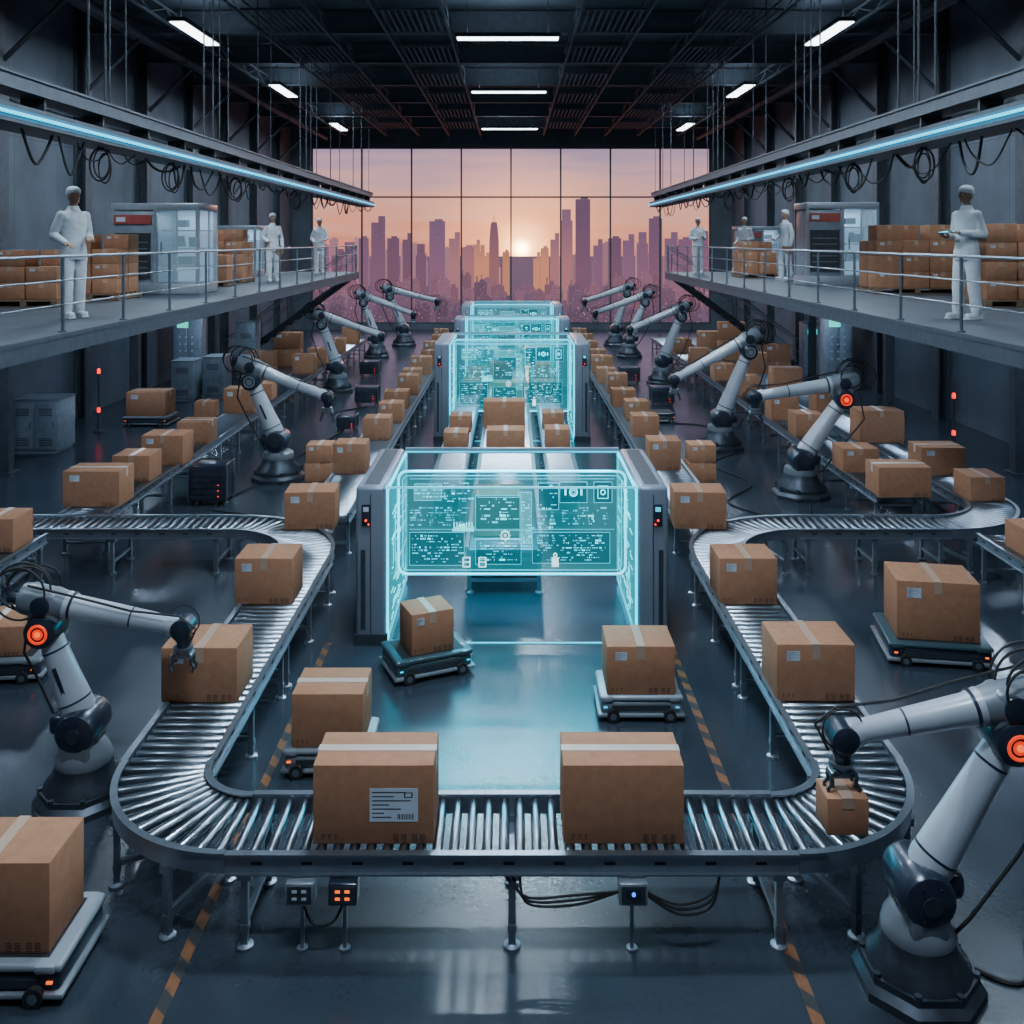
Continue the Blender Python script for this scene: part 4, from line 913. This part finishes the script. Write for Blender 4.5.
def tower(gx,gw,gh,m,yy,u,kind):
    b=MB(); w=gw*u; top=4.5+gh*u; zb=-80; H=top-zb
    if kind==0: b.box((0,0,(H-3)/2),(w,w*.9,H-3)); b.box((w*.1,0,H-1.5),(w*.5,w*.5,3))
    elif kind==1: b.box((0,0,(H-16)/2),(w,w*.9,H-16)); b.box((0,0,H-8),(w*.72,w*.7,16)); 
    elif kind==2: b.box((-w*.2,0,(H-9)/2),(w*.6,w*.9,H-9)); b.box((w*.25,.5,H/2),(w*.45,w*.7,H))
    else: b.lathe((0,0,0),(0,0,1),[(0,w*.56),(H*.75,w*.52),(H*.93,w*.40),(H,w*.30)],8,rot=PI/8); b.box((0,0,H+4),(w*.06,w*.06,10))
    o=part(b,'skyscraper',m,None); o.location=(gx*u,yy,zb); tag(o,"hazy purple city skyscraper against the sunset","building","city skyline towers")
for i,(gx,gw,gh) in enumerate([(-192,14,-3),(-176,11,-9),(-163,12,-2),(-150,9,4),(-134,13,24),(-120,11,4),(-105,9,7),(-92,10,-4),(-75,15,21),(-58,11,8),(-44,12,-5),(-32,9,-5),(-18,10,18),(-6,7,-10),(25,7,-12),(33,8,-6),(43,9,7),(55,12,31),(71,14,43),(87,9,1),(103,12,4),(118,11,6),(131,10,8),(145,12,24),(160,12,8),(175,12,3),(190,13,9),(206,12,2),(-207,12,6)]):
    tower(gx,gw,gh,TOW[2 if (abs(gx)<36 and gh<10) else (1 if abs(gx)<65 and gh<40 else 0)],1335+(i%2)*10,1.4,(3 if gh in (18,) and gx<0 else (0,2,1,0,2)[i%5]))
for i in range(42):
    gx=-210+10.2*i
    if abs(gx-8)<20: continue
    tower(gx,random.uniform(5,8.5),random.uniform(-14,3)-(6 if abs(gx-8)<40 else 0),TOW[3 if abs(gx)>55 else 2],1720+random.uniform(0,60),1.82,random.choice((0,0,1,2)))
meshes={}
for q in range(3):
    for k in range(4):
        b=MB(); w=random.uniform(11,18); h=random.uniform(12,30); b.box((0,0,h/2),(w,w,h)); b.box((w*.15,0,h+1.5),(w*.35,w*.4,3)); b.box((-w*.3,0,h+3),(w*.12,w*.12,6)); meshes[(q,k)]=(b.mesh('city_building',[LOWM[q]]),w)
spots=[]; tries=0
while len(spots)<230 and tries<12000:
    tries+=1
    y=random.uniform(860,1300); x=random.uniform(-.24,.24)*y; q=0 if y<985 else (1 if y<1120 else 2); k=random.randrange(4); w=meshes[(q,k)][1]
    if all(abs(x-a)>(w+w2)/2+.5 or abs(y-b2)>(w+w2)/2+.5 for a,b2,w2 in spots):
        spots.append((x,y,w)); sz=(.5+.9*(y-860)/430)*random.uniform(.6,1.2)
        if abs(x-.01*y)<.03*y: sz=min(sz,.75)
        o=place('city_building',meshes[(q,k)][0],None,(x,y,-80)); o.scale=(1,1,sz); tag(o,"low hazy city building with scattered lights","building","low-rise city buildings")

# ------------------------------------------------------------------ sky
w=bpy.data.worlds.new('sunset_sky'); bpy.context.scene.world=w; w.use_nodes=True; nt=w.node_tree; nt.nodes.clear()
out=nt.nodes.new('ShaderNodeOutputWorld'); bg=nt.nodes.new('ShaderNodeBackground'); tc=nt.nodes.new('ShaderNodeTexCoord'); sp=nt.nodes.new('ShaderNodeSeparateXYZ')
nt.links.new(tc.outputs['Generated'],sp.inputs[0])
mr=nt.nodes.new('ShaderNodeMapRange'); mr.inputs[1].default_value=-.01; mr.inputs[2].default_value=.11
nz=nt.nodes.new('ShaderNodeTexNoise'); nz.inputs['Scale'].default_value=7; nz.inputs['Detail'].default_value=6; mp=nt.nodes.new('ShaderNodeMapping'); mp.inputs['Scale'].default_value=(1.2,1,11)
nt.links.new(tc.outputs['Generated'],mp.inputs[0]); nt.links.new(mp.outputs[0],nz.inputs['Vector'])
ma=nt.nodes.new('ShaderNodeMath'); ma.operation='MULTIPLY_ADD'; ma.inputs[1].default_value=.09; nt.links.new(nz.outputs['Fac'],ma.inputs[0]); nt.links.new(sp.outputs[2],ma.inputs[2])
sb=nt.nodes.new('ShaderNodeMath'); sb.operation='SUBTRACT'; sb.inputs[1].default_value=.045; nt.links.new(ma.outputs[0],sb.inputs[0]); nt.links.new(sb.outputs[0],mr.inputs[0])
cr=nt.nodes.new('ShaderNodeValToRGB'); e=cr.color_ramp.elements; e[0].position=0; e[0].color=(1.0,0.32,0.20,1); e[1].position=1; e[1].color=(0.38,0.31,0.52,1)
for p,c_ in ((.18,(1.2,0.44,0.27)),(.40,(1.12,0.52,0.40)),(.60,(0.90,0.48,0.50)),(.80,(0.60,0.40,0.54))):
    q=e.new(p); q.color=(*c_,1)
nt.links.new(mr.outputs[0],cr.inputs[0])
dt=nt.nodes.new('ShaderNodeVectorMath'); dt.operation='DOT_PRODUCT'; sd=Vector((.010,1,-.009)).normalized(); dt.inputs[1].default_value=sd
nrm=nt.nodes.new('ShaderNodeVectorMath'); nrm.operation='NORMALIZE'; nt.links.new(tc.outputs['Generated'],nrm.inputs[0]); nt.links.new(nrm.outputs[0],dt.inputs[0])
def glow(lo,power,col,prev):
    g=nt.nodes.new('ShaderNodeMapRange'); g.inputs[1].default_value=lo; g.inputs[2].default_value=1.0; nt.links.new(dt.outputs['Value'],g.inputs[0])
    pw=nt.nodes.new('ShaderNodeMath'); pw.operation='POWER'; pw.inputs[1].default_value=power; nt.links.new(g.outputs[0],pw.inputs[0])
    sc_=nt.nodes.new('ShaderNodeVectorMath'); sc_.operation='SCALE'; sc_.inputs[0].default_value=col; nt.links.new(pw.outputs[0],sc_.inputs['Scale'])
    a=nt.nodes.new('ShaderNodeVectorMath'); a.operation='ADD'; nt.links.new(prev,a.inputs[0]); nt.links.new(sc_.outputs[0],a.inputs[1]); return a.outputs[0]
x_=glow(.988,4.0,(1.6,0.55,0.12),cr.outputs[0]); x_=glow(.9985,5,(4.0,2.0,.7),x_); x_=glow(.9997,12.0,(22,15,7),x_)
nt.links.new(x_,bg.inputs[0]); bg.inputs[1].default_value=1.0; nt.links.new(bg.outputs[0],out.inputs[0])
S=bpy.data.lights.new('setting_sun','SUN'); S.energy=0.12; S.angle=.02; S.color=(1,.5,.35)
o=bpy.data.objects.new('setting_sun',S); o.rotation_euler=Vector((.02,1,.09)).to_track_quat('Z','Y').to_euler(); COL.objects.link(o)

# ------------------------------------------------------------------ camera
cam=bpy.data.cameras.new('camera'); cam.sensor_width=36; cam.lens=950/1024*36; cam.shift_y=-0.2656; cam.clip_end=6000; cam.clip_start=.05
o=bpy.data.objects.new('camera',cam); o.location=(0,0,4.5); o.rotation_euler=(PI/2,0,0); COL.objects.link(o); bpy.context.scene.camera=o
